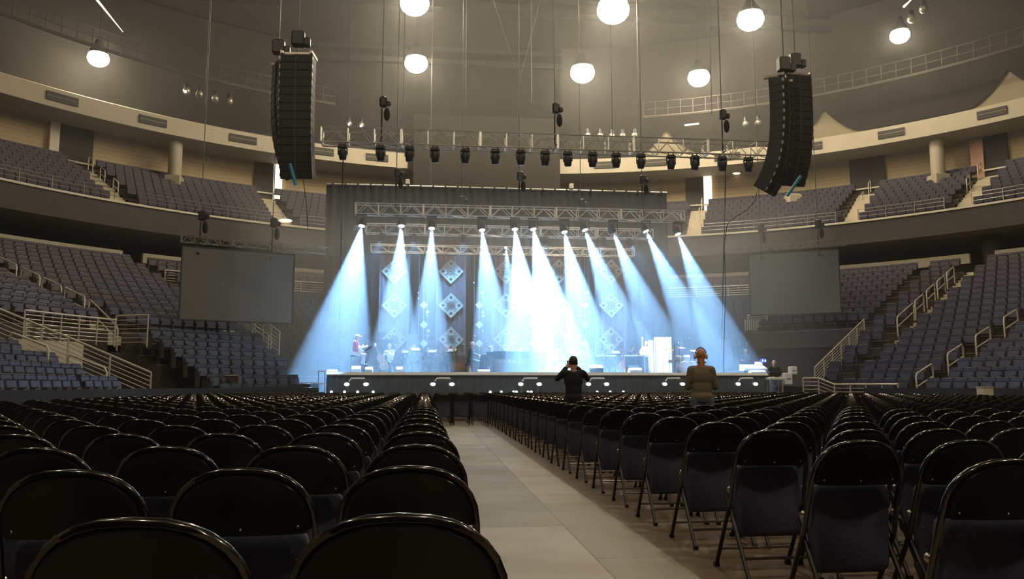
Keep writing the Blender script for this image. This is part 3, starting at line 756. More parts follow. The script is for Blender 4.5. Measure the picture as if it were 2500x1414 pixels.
# ------------------------------------------------------------------ trusses
def truss(p0, p1, nsec, w, hh, label, bays=3, r=.03, m='alu'):
    p0, p1 = Vector(p0), Vector(p1); d = p1-p0; L = d.length; ex = d/L; ey = Vector((-ex.y, ex.x, 0)); ez = Vector((0, 0, 1))
    t = thing('lighting_truss', label, 'truss', p0); sl = L/nsec
    P = lambda s, a, b: p0+ex*s+ey*(a*w/2)+ez*(b*hh/2)
    for q in range(nsec):
        mb = MB(); s0 = q*sl+.02; s1 = (q+1)*sl-.02
        for a in (-1, 1):
            for b in (-1, 1): mb.tube([P(s0, a, b), P(s1, a, b)], r, 6)
        bl = (s1-s0)/bays
        for k in range(bays+1):
            s = s0+bl*k
            for a in (-1, 1): mb.tube([P(s, a, -1), P(s, a, 1)], r*(1.1 if k in (0, bays) else .75), 5)
            for b in (-1, 1): mb.tube([P(s, -1, b), P(s, 1, b)], r*.7, 5)
            if k < bays:
                for a in (-1, 1): mb.tube([P(s, a, -1), P(s+bl/2, a, 1), P(s+bl, a, -1)], r*.62, 5)
                mb.tube([P(s, -1, -1), P(s+bl, 1, -1)], r*.5, 5)
        mb.build('truss_section', m, t)
    return t
def hoist(x, y, z0, l, z1=27):
    t = thing('chain_hoist', l, 'hoist', (x, y, z0), 'chain hoists holding the rig')
    MB().rbox((x, y, z0+.3), (.30, .26, .45), .06).rbox((x+.22, y, z0+.25), (.16, .18, .22), .04).build('motor', 'black_metal', t)
    MB().tube([(x-.05, y, z0+.55), (x-.05, y, z1)], .022, 5).build('chain', 'cable_grey', t)
    MB().tube([(x-.05, y, z0+.02), (x-.05, y, z0-1.3)], .03, 5).build('lower_chain', 'black_metal', t)
    MB().ell((x+.15, y, z0-.2), (.13, .13, .28), 8, 6).build('chain_bag', 'cloth_black', t)
    MB().tube([(x-.05, y-.35, z0-1.35), (x-.05, y+.35, z0-1.35)], .035, 6).build('spreader', 'black_metal', t)
YA = 31.2; a, b = at(785, 331, YA), at(1899, 371, YA); zA = (a.z+b.z)/2
XA0 = a.x; XA1 = b.x
truss((XA0, YA, zA), (XA1, YA, zA), 6, .62, .60, 'long silver box truss hanging nearest, carrying sixteen dark spotlights', 3, .034)
YB = 37.0; a, b = at(868, 510, YB), at(1668, 530, YB); zB = (a.z+b.z)/2; XB0, XB1 = a.x, b.x
truss((XB0, YB, zB), (XB1, YB, zB), 5, .5, .5, 'second silver truss across the stage, carrying the bright beam lights', 3, .03)
YC = 42.3; a, b = at(893, 560, YC), at(1592, 572, YC); zC = (a.z+b.z)/2
truss((a.x, YC, zC), (b.x, YC, zC), 5, .5, .5, 'third silver truss, seen between the tops of the light beams', 3, .03)
YD = 46.0; c, d = at(905, 606, YD), at(1547, 619, YD); zD = (c.z+d.z)/2
truss((c.x, YD, zD), (d.x, YD, zD), 5, .5, .42, 'lowest and furthest silver truss, right above the patterned drapes', 3, .03)
for x, l in ((935, 'left hoist above the nearest truss'), (1357, 'middle hoist above the nearest truss'), (1765, 'right hoist above the nearest truss')):
    q = at(x, 300, YA); hoist(q.x, YA, zA+1.2, l)
for x, l in ((970, 'left hoist above the second truss'), (1270, 'middle hoist above the second truss'), (1570, 'right hoist above the second truss')):
    q = at(x, 470, YB); hoist(q.x, YB, zB+1.5, l)
for x, l in ((1130, 'left hoist above the third truss'), (1420, 'right hoist above the third truss')):
    q = at(x, 520, YC); hoist(q.x, YC, zC+1.4, l)
for k, (x, Y, y0) in enumerate(((500, 40, 260), (848, 36, 330), (985, 39, 250), (1137, 44, 260), (1298, 46, 250), (1495, 38, 330), (1560, 44, 300), (1738, 37, 280), (1051, 50, 455))):
    q = at(x, y0, Y); tag(MB().tube([(q.x, Y, q.z), (q.x, Y, 26.9)], .02, 5).build('rigging_cable', 'cable_grey'), 'thin rigging cable from the ceiling, %s from the left' % ordw([2,1,1,3,4,6,7,8,5][k] if k != 0 else 1) if k in (1,) else 'thin vertical rigging cable hanging from the ceiling', 'cable', 'rigging cables')
q0 = at(1268, 195, 42)
for x, y, l in ((1195, 90, 'left'), (1330, 80, 'right')):
    q = at(x, y-120, 42); tag(MB().tube([q0, q], .018, 5).build('bridle_cable', 'cable_grey'), '%s slanted leg of the wire bridle high above the truss' % l, 'cable')
tag(MB().tube([q0, (q0.x, 42, zC+.2)], .02, 5).build('bridle_drop', 'cable_grey'), 'wire dropping from the bridle to the third truss', 'cable')
# moving heads
def head_proto():
    t = thing('moving_head_light', 'x', 'stage light')
    MB().rbox((0, 0, -.09), (.36, .26, .14), .03).build('base', 'black_metal', t)
    MB().box((-.19, -.05, -.42), (-.15, .05, -.12)).box((.15, -.05, -.42), (.19, .05, -.12)).box((-.19, -.06, -.17), (.19, .06, -.13)).build('yoke', 'black_metal', t)
    T = Matrix.Translation((0, 0, -.38)) @ Matrix.Rotation(R(14), 4, 'X')
    MB().lathe([(.0, .2), (.10, .19), (.15, .1), (.155, -.12), (.13, -.22), (.0, -.22)], (0, 0, 0), 16, T=T).build('head', 'black_metal', t)
    l = MB().lathe([(.105, -.222), (.13, -.235), (.12, -.245), (.105, -.235)], (0, 0, 0), 16, T=T).build('lens', 'lens_ring', t); l['label'] = 'shiny lens ring'
    MB().tube([(-.1, 0, -.02), (-.1, 0, .1)], .025, 6).tube([(.1, 0, -.02), (.1, 0, .1)], .025, 6).build('clamp', 'black_metal', t)
    return t
hp = head_proto(); HX = [838, 930, 1000, 1062, 1135, 1208, 1270, 1329, 1384, 1444, 1501, 1561, 1634, 1692, 1758, 1821]
for k, x in enumerate(HX):
    o = hp if k == 0 else copytree(hp); q = at(x, 375, YA)
    o.location = (q.x, YA-.2, zA-.36); o.rotation_euler = (0, 0, R(random.uniform(-15, 15)))
    tag(o, 'dark moving spotlight under the nearest truss, %s from the left' % ordw(k+1), 'stage light', 'spotlights under the nearest truss')
# beams: source pixel, aim pixel, aim Y, cone
BM = [(883, 552, 815, 905, 35.0, 30, .75), (980, 552, 962, 905, 34.9, 22, .75), (1054, 558, 1045, 905, 34.9, 20, .7), (1177, 562, 1215, 905, 34.9, 22, .8),
      (1257, 560, 1300, 905, 34.9, 24, 1.7), (1302, 560, 1375, 905, 34.9, 26, 1.9), (1378, 567, 1450, 905, 34.9, 23, 1.3), (1428, 562, 1560, 905, 34.9, 22, .7),
      (1497, 568, 1640, 905, 38.6, 22, 1.0), (1577, 565, 1740, 905, 34.9, 21, .7), (1655, 572, 1790, 905, 34.9, 22, .55)]
def beam(src, tgt, cone, power, label, col=(.26, .56, 1), glow='beam_glow', r=.14, blend=.28, grp='bright beam lights'):
    d = (tgt-src).normalized(); T = d.to_track_quat('-Z', 'Y').to_matrix().to_4x4()
    t = thing('beam_light', label, 'stage light', src, grp)
    MB().lathe([(.0, .42), (.12, .40), (.17, .28), (.18, .06), (.15, 0), (r, 0), (r, .02), (0, .02)], src, 16, T=T).build('head', 'black_metal', t)
    MB().lathe([(0, .0), (r*.95, .0), (r*.95, .015), (0, .015)], src, 16, T=T).build('lens', glow, t)
    MB().box((src.x-.23, src.y-.05, src.z+.05), (src.x-.19, src.y+.05, src.z+.55)).box((src.x+.19, src.y-.05, src.z+.05), (src.x+.23, src.y+.05, src.z+.55)).box((src.x-.23, src.y-.14, src.z+.5), (src.x+.23, src.y+.14, src.z+.64)).build('yoke', 'black_metal', t)
    ld = bpy.data.lights.new('beam', 'SPOT'); ld.energy = power; ld.color = col; ld.spot_size = R(cone); ld.spot_blend = blend; ld.shadow_soft_size = .06
    lo_ = bpy.data.objects.new('bulb', ld); COL.objects.link(lo_); lo_.parent = t; lo_.location = d*.09; lo_.rotation_euler = d.to_track_quat('-Z', 'Y').to_euler()
for k, (x, y, tx, ty, tY, cone, pw) in enumerate(BM):
    s = at(x, y, YB); s.z = min(s.z, zB-.9)
    s = Vector((s.x, YB, at(x, y, YB).z))
    beam(s, at(tx, ty, tY), cone, BEAM_W*pw, 'blazing white-blue beam light, %s from the left' % ordw(k+1))
s = at(1235, 605, YD); beam(s, at(1262, 905, 40), 14, BEAM_W*.4, 'small bright beam light on the furthest truss', r=.07)
# blue wash lights on the third and last truss, aimed at drapes and stage
for k, (x, tx, Y0, tY, ty) in enumerate(((930, 870, YC, 46.8, 760), (1010, 1000, YC, 46.5, 720), (1130, 1120, YC, 46.5, 760), (1330, 1300, YC, 46.5, 740), (1470, 1430, YC, 46.5, 760), (1540, 1640, YC, 46.8, 780), (1590, 1760, YC, 46.5, 800))):
    s = at(x, 585, Y0); s.z = zC-.55; beam(s, at(tx, ty, tY), 60, WASH_W, 'dim blue wash light under the third truss, %s from the left' % ordw(k+1), col=(.14, .48, .9), glow='wash_glow', r=.08, blend=.8, grp='blue wash lights')
# ------------------------------------------------------------------ line arrays
def line_array(x, y, ztop, n, yaw, j0, j1, label, w=1.25, hh=.33, dd=.62, tagblue=True):
    t = thing('line_array', label, 'speaker', (x, y, ztop-n*hh))
    Rz = Matrix.Rotation(yaw, 4, 'Z'); pos = Vector((0, 0, 0)); B = Matrix.Translation((x, y, ztop))
    for k in range(n):
        a = j0+(j1-j0)*(k/(n-1))**2.2; Rx = Matrix.Rotation(R(a), 4, 'X')      # front is -y; positive a tips the front down
        T = B @ Rz @ Matrix.Translation(pos) @ Rx
        c = MB().rbox((0, dd/2, -hh/2), (w, dd, hh-.008), .012, '', T).build('cabinet', 'speaker', t)
        MB().box((-w/2+.04, -.012, -hh+.02), (w/2-.04, .01, -.012), '', T).build('grille', 'speaker_grille', c); MB().box((-.035, -.04, -hh+.004), (.035, .0, -.004), '', T).build('divider', 'riser', c)
        MB().box((-w/2-.02, -.01, -hh+.1), (-w/2+.005, .05, -.1), '', T).build('rigging', 'alu_dim', c); MB().box((w/2-.005, -.01, -hh+.1), (w/2+.02, .05, -.1), '', T).build('rigging', 'alu_dim', c)
        pos = pos + (Rx.to_3x3() @ Vector((0, 0, -hh)))
        if tagblue and k == n-3: MB().box((w/2-.3, dd, -hh*2.6), (w/2-.12, dd+.02, -.03), 'blue_tag', T)
    T0 = B @ Rz
    MB().box((-w/2, -.05, .03), (-w/2+.1, dd+.2, .14), '', T0).box((w/2-.1, -.05, .03), (w/2, dd+.2, .14), '', T0).box((-w/2, .1, .03), (w/2, .2, .12), '', T0).box((-w/2, dd-.1, .03), (w/2, dd, .12), '', T0).build('fly_frame', 'alu_dim', t)
    MB().rbox((x, y+.3, ztop+.75), (.5, .4, .6), .05).rbox((x+.35, y+.3, ztop+.62), (.25, .3, .35), .04).build('motor', 'black_metal', t)
    MB().tube([(x, y+.3, ztop+.1), (x, y+.3, ztop+.5)], .03, 5).tube([(x, y+.3, ztop+1), (x, y+.3, 27)], .03, 5).build('chain', 'cable_grey', t)
    return t
q = at(724, 132, 30.6); line_array(q.x, 30.6, q.z, 15, R(-6), -1, 22, 'tall black hanging speaker column at left, the nearer one')
q = at(690, 150, 32.6); line_array(q.x-.2, 32.4, q.z-.1, 15, R(-62), -1, 30, 'black hanging speaker column tucked behind the left one', tagblue=False)
q = at(1950, 182, 31.8); line_array(q.x, 31.8, q.z, 15, R(8), -1, 34, 'tall black hanging speaker column at right, the outer one')
q = at(1915, 200, 30.6); line_array(q.x, 30.3, q.z, 15, R(46), -1, 36, 'curved black hanging speaker column at right, showing its stepped side', w=1.1, tagblue=False)
# blue cable strips on the arrays
for x0, y0, x1, y1, Y, l in ((708, 400, 722, 452, 30.2, 'left'), (1955, 430, 1922, 478, 30.9, 'right')):
    tag(MB().tube([at(x0, y0, Y), at(x1, y1, Y)], .07, 6).build('cable_bundle', 'blue_tag'), 'blue cable bundle at the foot of the %s speaker hang' % l, 'cable')
for pts, l in (([(738, 425, 31), (742, 450, 31), (748, 500, 31), (752, 560, 31)], 'black cable dangling under the left speaker column'), ([(1848, 470, 31), (1842, 492, 31), (1825, 512, 31), (1798, 528, 31.3), (1776, 545, 31.6), (1768, 600, 32), (1770, 660, 32.4), (1772, 720, 33), (1769, 780, 33.5), (1767, 850, 34), (1767, 911, 34)], 'black cable trailing from the right speaker column to the stage')):
    tag(MB().tube([at(*p) for p in pts], .014, 5).build('speaker_cable', 'black_metal'), l, 'cable')
SZ0 = 1.62
for x, Y, y0, y1, l in ((838, 36.5, 380, 905, 'thin dark upright cable at the left stage edge'), (1772, 36.5, 400, 905, 'thin dark upright cable at the right stage edge')):
    tag(MB().tube([at(x, y0, Y), at(x-12, y1, Y), (at(x-12, y1, Y).x, Y, SZ0)], .03, 5).build('power_cable', 'black_metal'), l, 'cable')
# ------------------------------------------------------------------ side screens
def screen(c0, c1, hgt, label, tl, x0, x1):
    c0, c1 = Vector(c0), Vector(c1); d = (c1-c0); ex = d.normalized(); ey = Vector((-ex.y, ex.x, 0)); L = d.length
    t = thing('projection_screen', label, 'screen', (c0+c1)/2)
    T = Matrix((( ex.x, ey.x, 0, c0.x), (ex.y, ey.y, 0, c0.y), (0, 0, 1, c0.z), (0, 0, 0, 1)))
    MB().box((0, -.02, -hgt), (L, .02, 0), '', T).build('fabric', 'screen_grey', t)
    mb = MB(); e = .05
    for lo_, hi_ in (((-e, -.04, 0), (L+e, .04, e)), ((-e, -.04, -hgt-e), (L+e, .04, -hgt)), ((-e, -.04, -hgt), (0, .04, 0)), ((L, -.04, -hgt), (L+e, .04, 0))): mb.box(lo_, hi_, '', T)
    mb.build('frame', 'dark_wall', t)
    for s in (.25, .75): MB().tube([T @ Vector((L*s, 0, 0)), T @ Vector((L*s, 0, .3))], .03, 5).build('hanger', 'black_metal', t)
    a, b = T @ Vector((x0, 0, .33)), T @ Vector((x1, 0, .33)); truss(a, b, 3, .3, .28, tl, 4, .018, 'alu_dim')
    for s in (.15, .8): q = T @ Vector((L*s, 0, 1.3)); hoist(q.x, q.y, q.z-.2, 'hoist over the %s screen, %s end' % (label.split()[-1], 'inner' if (s > .5) == (c0.x < 0) else 'outer'), 27)
a, b = at(447, 602, 34.3), at(718, 605, 36.2)
screen((a.x, a.y, a.z), (b.x, b.y, a.z), 3.05, 'blank grey projection screen hanging at left', 'thin dark truss holding the left screen', -.1, 6.2)
a, b = at(1829, 623, 39.6), at(2046, 620, 37.5)
screen((a.x, a.y, a.z), (b.x, b.y, a.z), 3.15, 'blank grey projection screen hanging at right', 'thin dark truss holding the right screen', -1.2, 4.75)

# ------------------------------------------------------------------ stage
SX0, SX1, SY0, SY1, SZ = -4.35, 14.6, 33.0, 47.4, 1.62
p = at(1878, 915, SY0); SX1 = p.x
p = at(797, 915, SY0); SX0 = p.x
st = thing('stage', 'wide raised stage with a black skirt and bright front edge', 'stage', (SX0, SY0, 0))
MB().box((SX0, SY0, SZ-.1), (SX1, SY1, SZ)).build('deck', 'stage_deck', st)
MB().prism([(SY0-.06, SZ-.10), (SY0+.0, SZ-.10), (SY0+.06, SZ+.004), (SY0+.30, SZ+.004), (SY0+.30, SZ+.03), (SY0+.04, SZ+.03), (SY0-.06, SZ-.06)], SX0, SX1, '', 'x').build('edge_strip', 'edge_white', st)
mb = MB(); n = 240; vs = []
for k in range(n+1):
    x = SX0+(SX1-SX0)*k/n; y = SY0+.03*math.sin(k*1.9)+.06; vs += [(x, y, 0), (x, y, SZ-.06)]
mb.add(vs, [(2*k, 2*k+2, 2*k+3, 2*k+1) for k in range(n)], '', True); mb.box((SX0, SY0+.12, 0), (SX0+.02, SY1, SZ-.1)); mb.box((SX1-.02, SY0+.12, 0), (SX1, SY1, SZ-.1)); mb.build('skirt', 'skirt', st)
def drape(x0, x1, y, z0, z1, m, name, label, amp=.06, wl=.35, cat='drape', group=None, thick=True):
    n = max(8, int((x1-x0)/wl*6)); vs = []; mb = MB()
    for k in range(n+1):
        x = x0+(x1-x0)*k/n; yy = y+amp*math.sin(2*PI*(x-x0)/wl)+amp*.4*math.sin(5.1*(x-x0)/wl); vs += [(x, yy, z0), (x, yy, z1), (x, yy+.02, z0), (x, yy+.02, z1)]
    fs = []
    for k in range(n): a = 4*k; fs += [(a, a+4, a+5, a+1), (a+2, a+3, a+7, a+6), (a+1, a+5, a+7, a+3)]
    mb.add(vs, fs, '', True); return tag(mb.build(name, m), label, cat, group)
YBK = 47.8; a = at(797, 452, YBK); b = at(1628, 472, YBK); zk = (a.z+b.z)/2
drape(a.x, b.x, YBK, 0.0, zk, 'drape', 'backdrop', 'huge black backdrop drape behind the whole stage', .05, .5, 'backdrop')
t = thing('backdrop_pipe', 'thin pale pipe along the top of the black backdrop', 'pipe', (a.x, YBK, zk))
MB().tube([(a.x, YBK, zk+.06), (b.x, YBK, zk+.06)], .05, 8).build('pipe', 'alu', t)
for k in range(28): x = a.x+(b.x-a.x)*(k+.5)/28; MB().cbox((x, YBK, zk+.06), (.1, .13, .14)).build('tie', 'black_metal', t)
for x, y, l in ((995, 450, 'pale box on top of the backdrop, left of centre'), (1395, 462, 'pale box on top of the backdrop, right of centre')):
    q = at(x, y, YBK); tag(MB().rbox((q.x, YBK, zk+.30), (.26, .26, .32), .03).build('junction_box', 'trim_white'), l, 'box')
drape(at(800, 600, 46.9).x, at(921, 600, 46.9).x, 46.9, SZ, zD-.35, 'drape', 'side_drape', 'dark pleated drape at the left end of the stage', .08, .45)
# panels of pale drape with fretwork diamonds
PNX = [(925, 1000, 963, 'leftmost'), (1065, 1138, 1101, 'second'), (1199, 1268, 1235, 'third'), (1330, 1398, 1365, 'fourth'), (1452, 1530, 1492, 'rightmost')]
def diamond(cx, y, cz, s, label):
    t = thing('diamond_ornament', label, 'decoration', (cx, y, cz-s), 'fretwork diamonds hung on the pale drapes')
    MB().prism([(cx, cz-s), (cx+s, cz), (cx, cz+s), (cx-s, cz)], y-.03, y+.03, '', 'y').build('board', 'cream', t)
    mb = MB(); yy = y-.035
    def rot(a, r0, r1, w):
        c, s_ = math.cos(a), math.sin(a); P = lambda r, q: (cx+r*c-q*s_, cz+r*s_+q*c)
        mb.prism([P(r0, 0), P((r0+r1)/2, w), P(r1, 0), P((r0+r1)/2, -w)], yy-.012, yy, '', 'y')
    k = s/.75
    for i in range(12): rot(2*PI*i/12, .05*k, (.36 if i % 3 else .30)*k, .034*k)
    mb.prism([(cx+.06*k*math.cos(2*PI*i/10), cz+.06*k*math.sin(2*PI*i/10)) for i in range(10)], yy-.02, yy, '', 'y')
    for i in range(4):
        a = PI/2*i
        for j in range(6):
            aa = 2*PI*j/6; px, pz = cx+.47*k*math.cos(a), cz+.47*k*math.sin(a)
            mb.prism([(px, pz), (px+.075*k*math.cos(aa-.45), pz+.075*k*math.sin(aa-.45)), (px+.09*k*math.cos(aa), pz+.09*k*math.sin(aa)), (px+.075*k*math.cos(aa+.45), pz+.075*k*math.sin(aa+.45))], yy-.012, yy, '', 'y')
        for q in (-.2, .2, .0):
            aa = a+PI/4+q; rr = .40*k if q else .32*k; px, pz = cx+rr*math.cos(aa), cz+rr*math.sin(aa)
            mb.prism([(px+0.036*k*math.cos(2*PI*j/6), pz+.036*k*math.sin(2*PI*j/6)) for j in range(6)], yy-.012, yy, '', 'y')
    mb.build('fretwork', 'fret', t)
    e = MB(); w_ = s*.07
    P = [(cx, cz-s), (cx+s, cz), (cx, cz+s), (cx-s, cz)]; Q = [(cx, cz-s+w_), (cx+s-w_, cz), (cx, cz+s-w_), (cx-s+w_, cz)]
    for i in range(4): j = (i+1) % 4; e.prism([P[i], P[j], Q[j], Q[i]], yy-.02, yy, '', 'y')
    e.build('border', 'cream', t)
for x0, x1, xc, l in PNX:
    q0, q1 = at(x0, 700, 46.2), at(x1, 700, 46.2)
    drape(q0.x, q1.x, 46.3, SZ, zD-.3, 'drape_grey', 'panel_drape', 'pale mauve-grey pleated drape, %s of five' % (l if l in ('leftmost', 'rightmost') else l+' from left'), .05, .28, group='pale drapes at the back of the stage')
    for y, r in ((663, 'top'), (746, 'middle'), (829, 'bottom')):
        q = at(xc, y, 46.0); diamond(q.x, 46.0, q.z, .74, 'cream fretwork diamond, %s on the %s pale drape' % (r, l))
for xc, l in ((1035, 'left'), (1170, 'second'), (1300, 'third'), (1428, 'right')):
    t = thing('diamond_string', 'string of small pale diamonds and discs, %s gap between drapes' % l, 'decoration', at(xc, 900, 46.4), 'hanging strings of small diamonds')
    for y in (745, 793, 839):
        q = at(xc, y, 46.4); MB().prism([(q.x, q.z-.24), (q.x+.24, q.z), (q.x, q.z+.24), (q.x-.24, q.z)], 46.38, 46.42, '', 'y').build('small_diamond', 'pearl', t)
    rr = random.Random(xc)
    for y in (690, 715, 728, 762, 771, 808, 820, 855):
        q = at(xc+rr.choice((-12, 9))+rr.uniform(-2, 2), y, 46.4); s = rr.choice((.05, .09, .1))
        MB().prism([(q.x+s*math.cos(2*PI*i/10), q.z+s*math.sin(2*PI*i/10)) for i in range(10)], 46.38, 46.42, '', 'y').build('disc', 'pearl', t)
    for dx in (-12, 0, 9):
        q = at(xc+dx, 700, 46.4); MB().tube([(q.x, 46.41, 2.2), (q.x, 46.41, zD-.3)], .006, 4).build('string', 'pearl', t)
# front-of-stage twin lamp brackets
BR = [(871, 'leftmost'), (1080, 'second from left'), (1293, 'third from left'), (1457, 'fourth from left'), (1642, 'fifth from left'), (1820, 'rightmost')]
for x, l in BR:
    q = at(x, 924, 32.6); t = thing('twin_floodlight', 'white twin floodlight stand before the stage skirt, '+l, 'lamp', (q.x, 32.6, 0), 'twin floodlights before the stage')
    z = q.z
    MB().tube([(q.x-.3, 32.6, z-.12), (q.x-.22, 32.6, z), (q.x+.32, 32.6, z)], .035, 8).build('crossbar', 'edge_white', t)
    MB().tube([(q.x-.34, 32.6, 0), (q.x-.34, 32.6, z-.12)], .02, 6).tube([(q.x+.34, 32.6, 0), (q.x+.34, 32.6, z)], .012, 6).build('upright', 'alu_dim', t)
    for s in (-1, 1):
        c = Vector((q.x+s*.38, 32.52, z-.24)); h = MB().ell(c, (.13, .1, .085), 12, 8).build('lamp_head', 'edge_white', t)
        MB().ell(c+Vector((0, -.07, 0)), (.10, .04, .06), 10, 6).build('bulb', 'foot_glow', h)
    MB().cbox((q.x-.34, 32.6, .02), (.5, .3, .04)).build('foot', 'black_metal', t)
for k, x in enumerate((809, 841, 873, 911, 1197, 1224, 1254, 1261, 1289, 1297, 1458, 1490, 1522)):
    q = at(x, 959, 31.9); t = thing('footlight', 'tiny glowing footlight on the floor before the stage, %s from the left' % ordw(k+1), 'lamp', (q.x, 31.9, 0), 'footlights before the stage')
    MB().lathe([(.09, 0), (.1, .05), (.06, .12), (.05, q.z), (0, q.z)], (q.x, 31.9, 0), 10).build('stem', 'black_metal', t)
    MB().ell((q.x, 31.9, q.z+.03), .05, 8, 6).build('bulb', 'foot_glow', t)
# ------------------------------------------------------------------ people
def voxel_body(mb, m, name, parent, vox, smooth=4):
    me = bpy.data.meshes.new('tmp'); me.from_pydata(mb.v, [], mb.f); me.update()
    o = bpy.data.objects.new('tmp', me); COL.objects.link(o)
    md = o.modifiers.new('r', 'REMESH'); md.mode = 'VOXEL'; md.voxel_size = vox; md.use_smooth_shade = True
    s = o.modifiers.new('s', 'SMOOTH'); s.iterations = smooth; s.factor = .5
    dg = bpy.context.evaluated_depsgraph_get(); ev = o.evaluated_get(dg); nm = bpy.data.meshes.new_from_object(ev)
    bpy.data.objects.remove(o); nm.name = name; nm.materials.clear(); nm.materials.append(M[m])
    for p in nm.polygons: p.use_smooth = True
    ob = bpy.data.objects.new(name, nm); COL.objects.link(ob); ob.parent = parent; ORG[ob.name] = Vector((0, 0, 0)); return ob
def cap(mb, pts, rs):
    pts = [Vector(p) for p in pts]; mb.tube(pts, rs, 10)
    for p, r in zip(pts, rs): mb.ell(p, r, 10, 8)
def hand(mb, wr, el, side, curl=.8, k=1., palm=Vector((0, 1, 0))):
    wr, el = Vector(wr), Vector(el); d = (wr-el).normalized(); sd = d.cross(palm).normalized(); pn = sd.cross(d).normalized()
    c = wr+d*.045*k
    for q in (-.022, 0, .022): cap(mb, [wr+sd*q*k*.7, wr+d*.085*k+sd*q*k*1.15], [.019*k, .016*k])
    for i, L in enumerate((.066, .078, .072, .056)):
        b = wr+d*.085*k+sd*(-.033+.022*i)*k; p1 = b+d*L*.5*k+pn*.01*curl*k; p2 = p1+(d*(1-curl)+pn*curl).normalized()*L*.36*k; p3 = p2+(d*(.4-curl)+pn).normalized()*L*.26*k
        cap(mb, [b, p1, p2, p3], [.0095*k, .009*k, .0085*k, .0075*k])
    t0 = wr+d*.02*k-sd*.028*side*k; t1 = t0+(d*.6-sd*side*.7).normalized()*.04*k; cap(mb, [t0, t1, t1+(d+pn*.6).normalized()*.032*k], [.013*k, .0115*k, .009*k])
STAND = dict(pel=(0,0,.98), chest=(0,.01,1.27), neck=(0,0,1.49), head=(0,.03,1.635), sh=.185, shz=1.43, hip=[(-.095,0,.93),(.095,0,.93)], knee=[(-.11,.03,.50),(.11,.03,.50)], ank=[(-.12,-.01,.09),(.12,-.01,.09)])
def seated(h=.48, lean=.05, spread=.16):
    z = h+.1
    return dict(pel=(0,0,z), chest=(0,lean*.6,z+.30), neck=(0,lean,z+.53), head=(0,lean+.04,z+.68), sh=.18, shz=z+.47, hip=[(-.095,.02,z-.02),(.095,.02,z-.02)], knee=[(-spread,.44,max(.47, h+.02)),(spread,.44,max(.47, h+.02))], ank=[(-spread,.38,.09 if h < .6 else h-.36),(spread,.40,.09 if h < .6 else h-.38)])
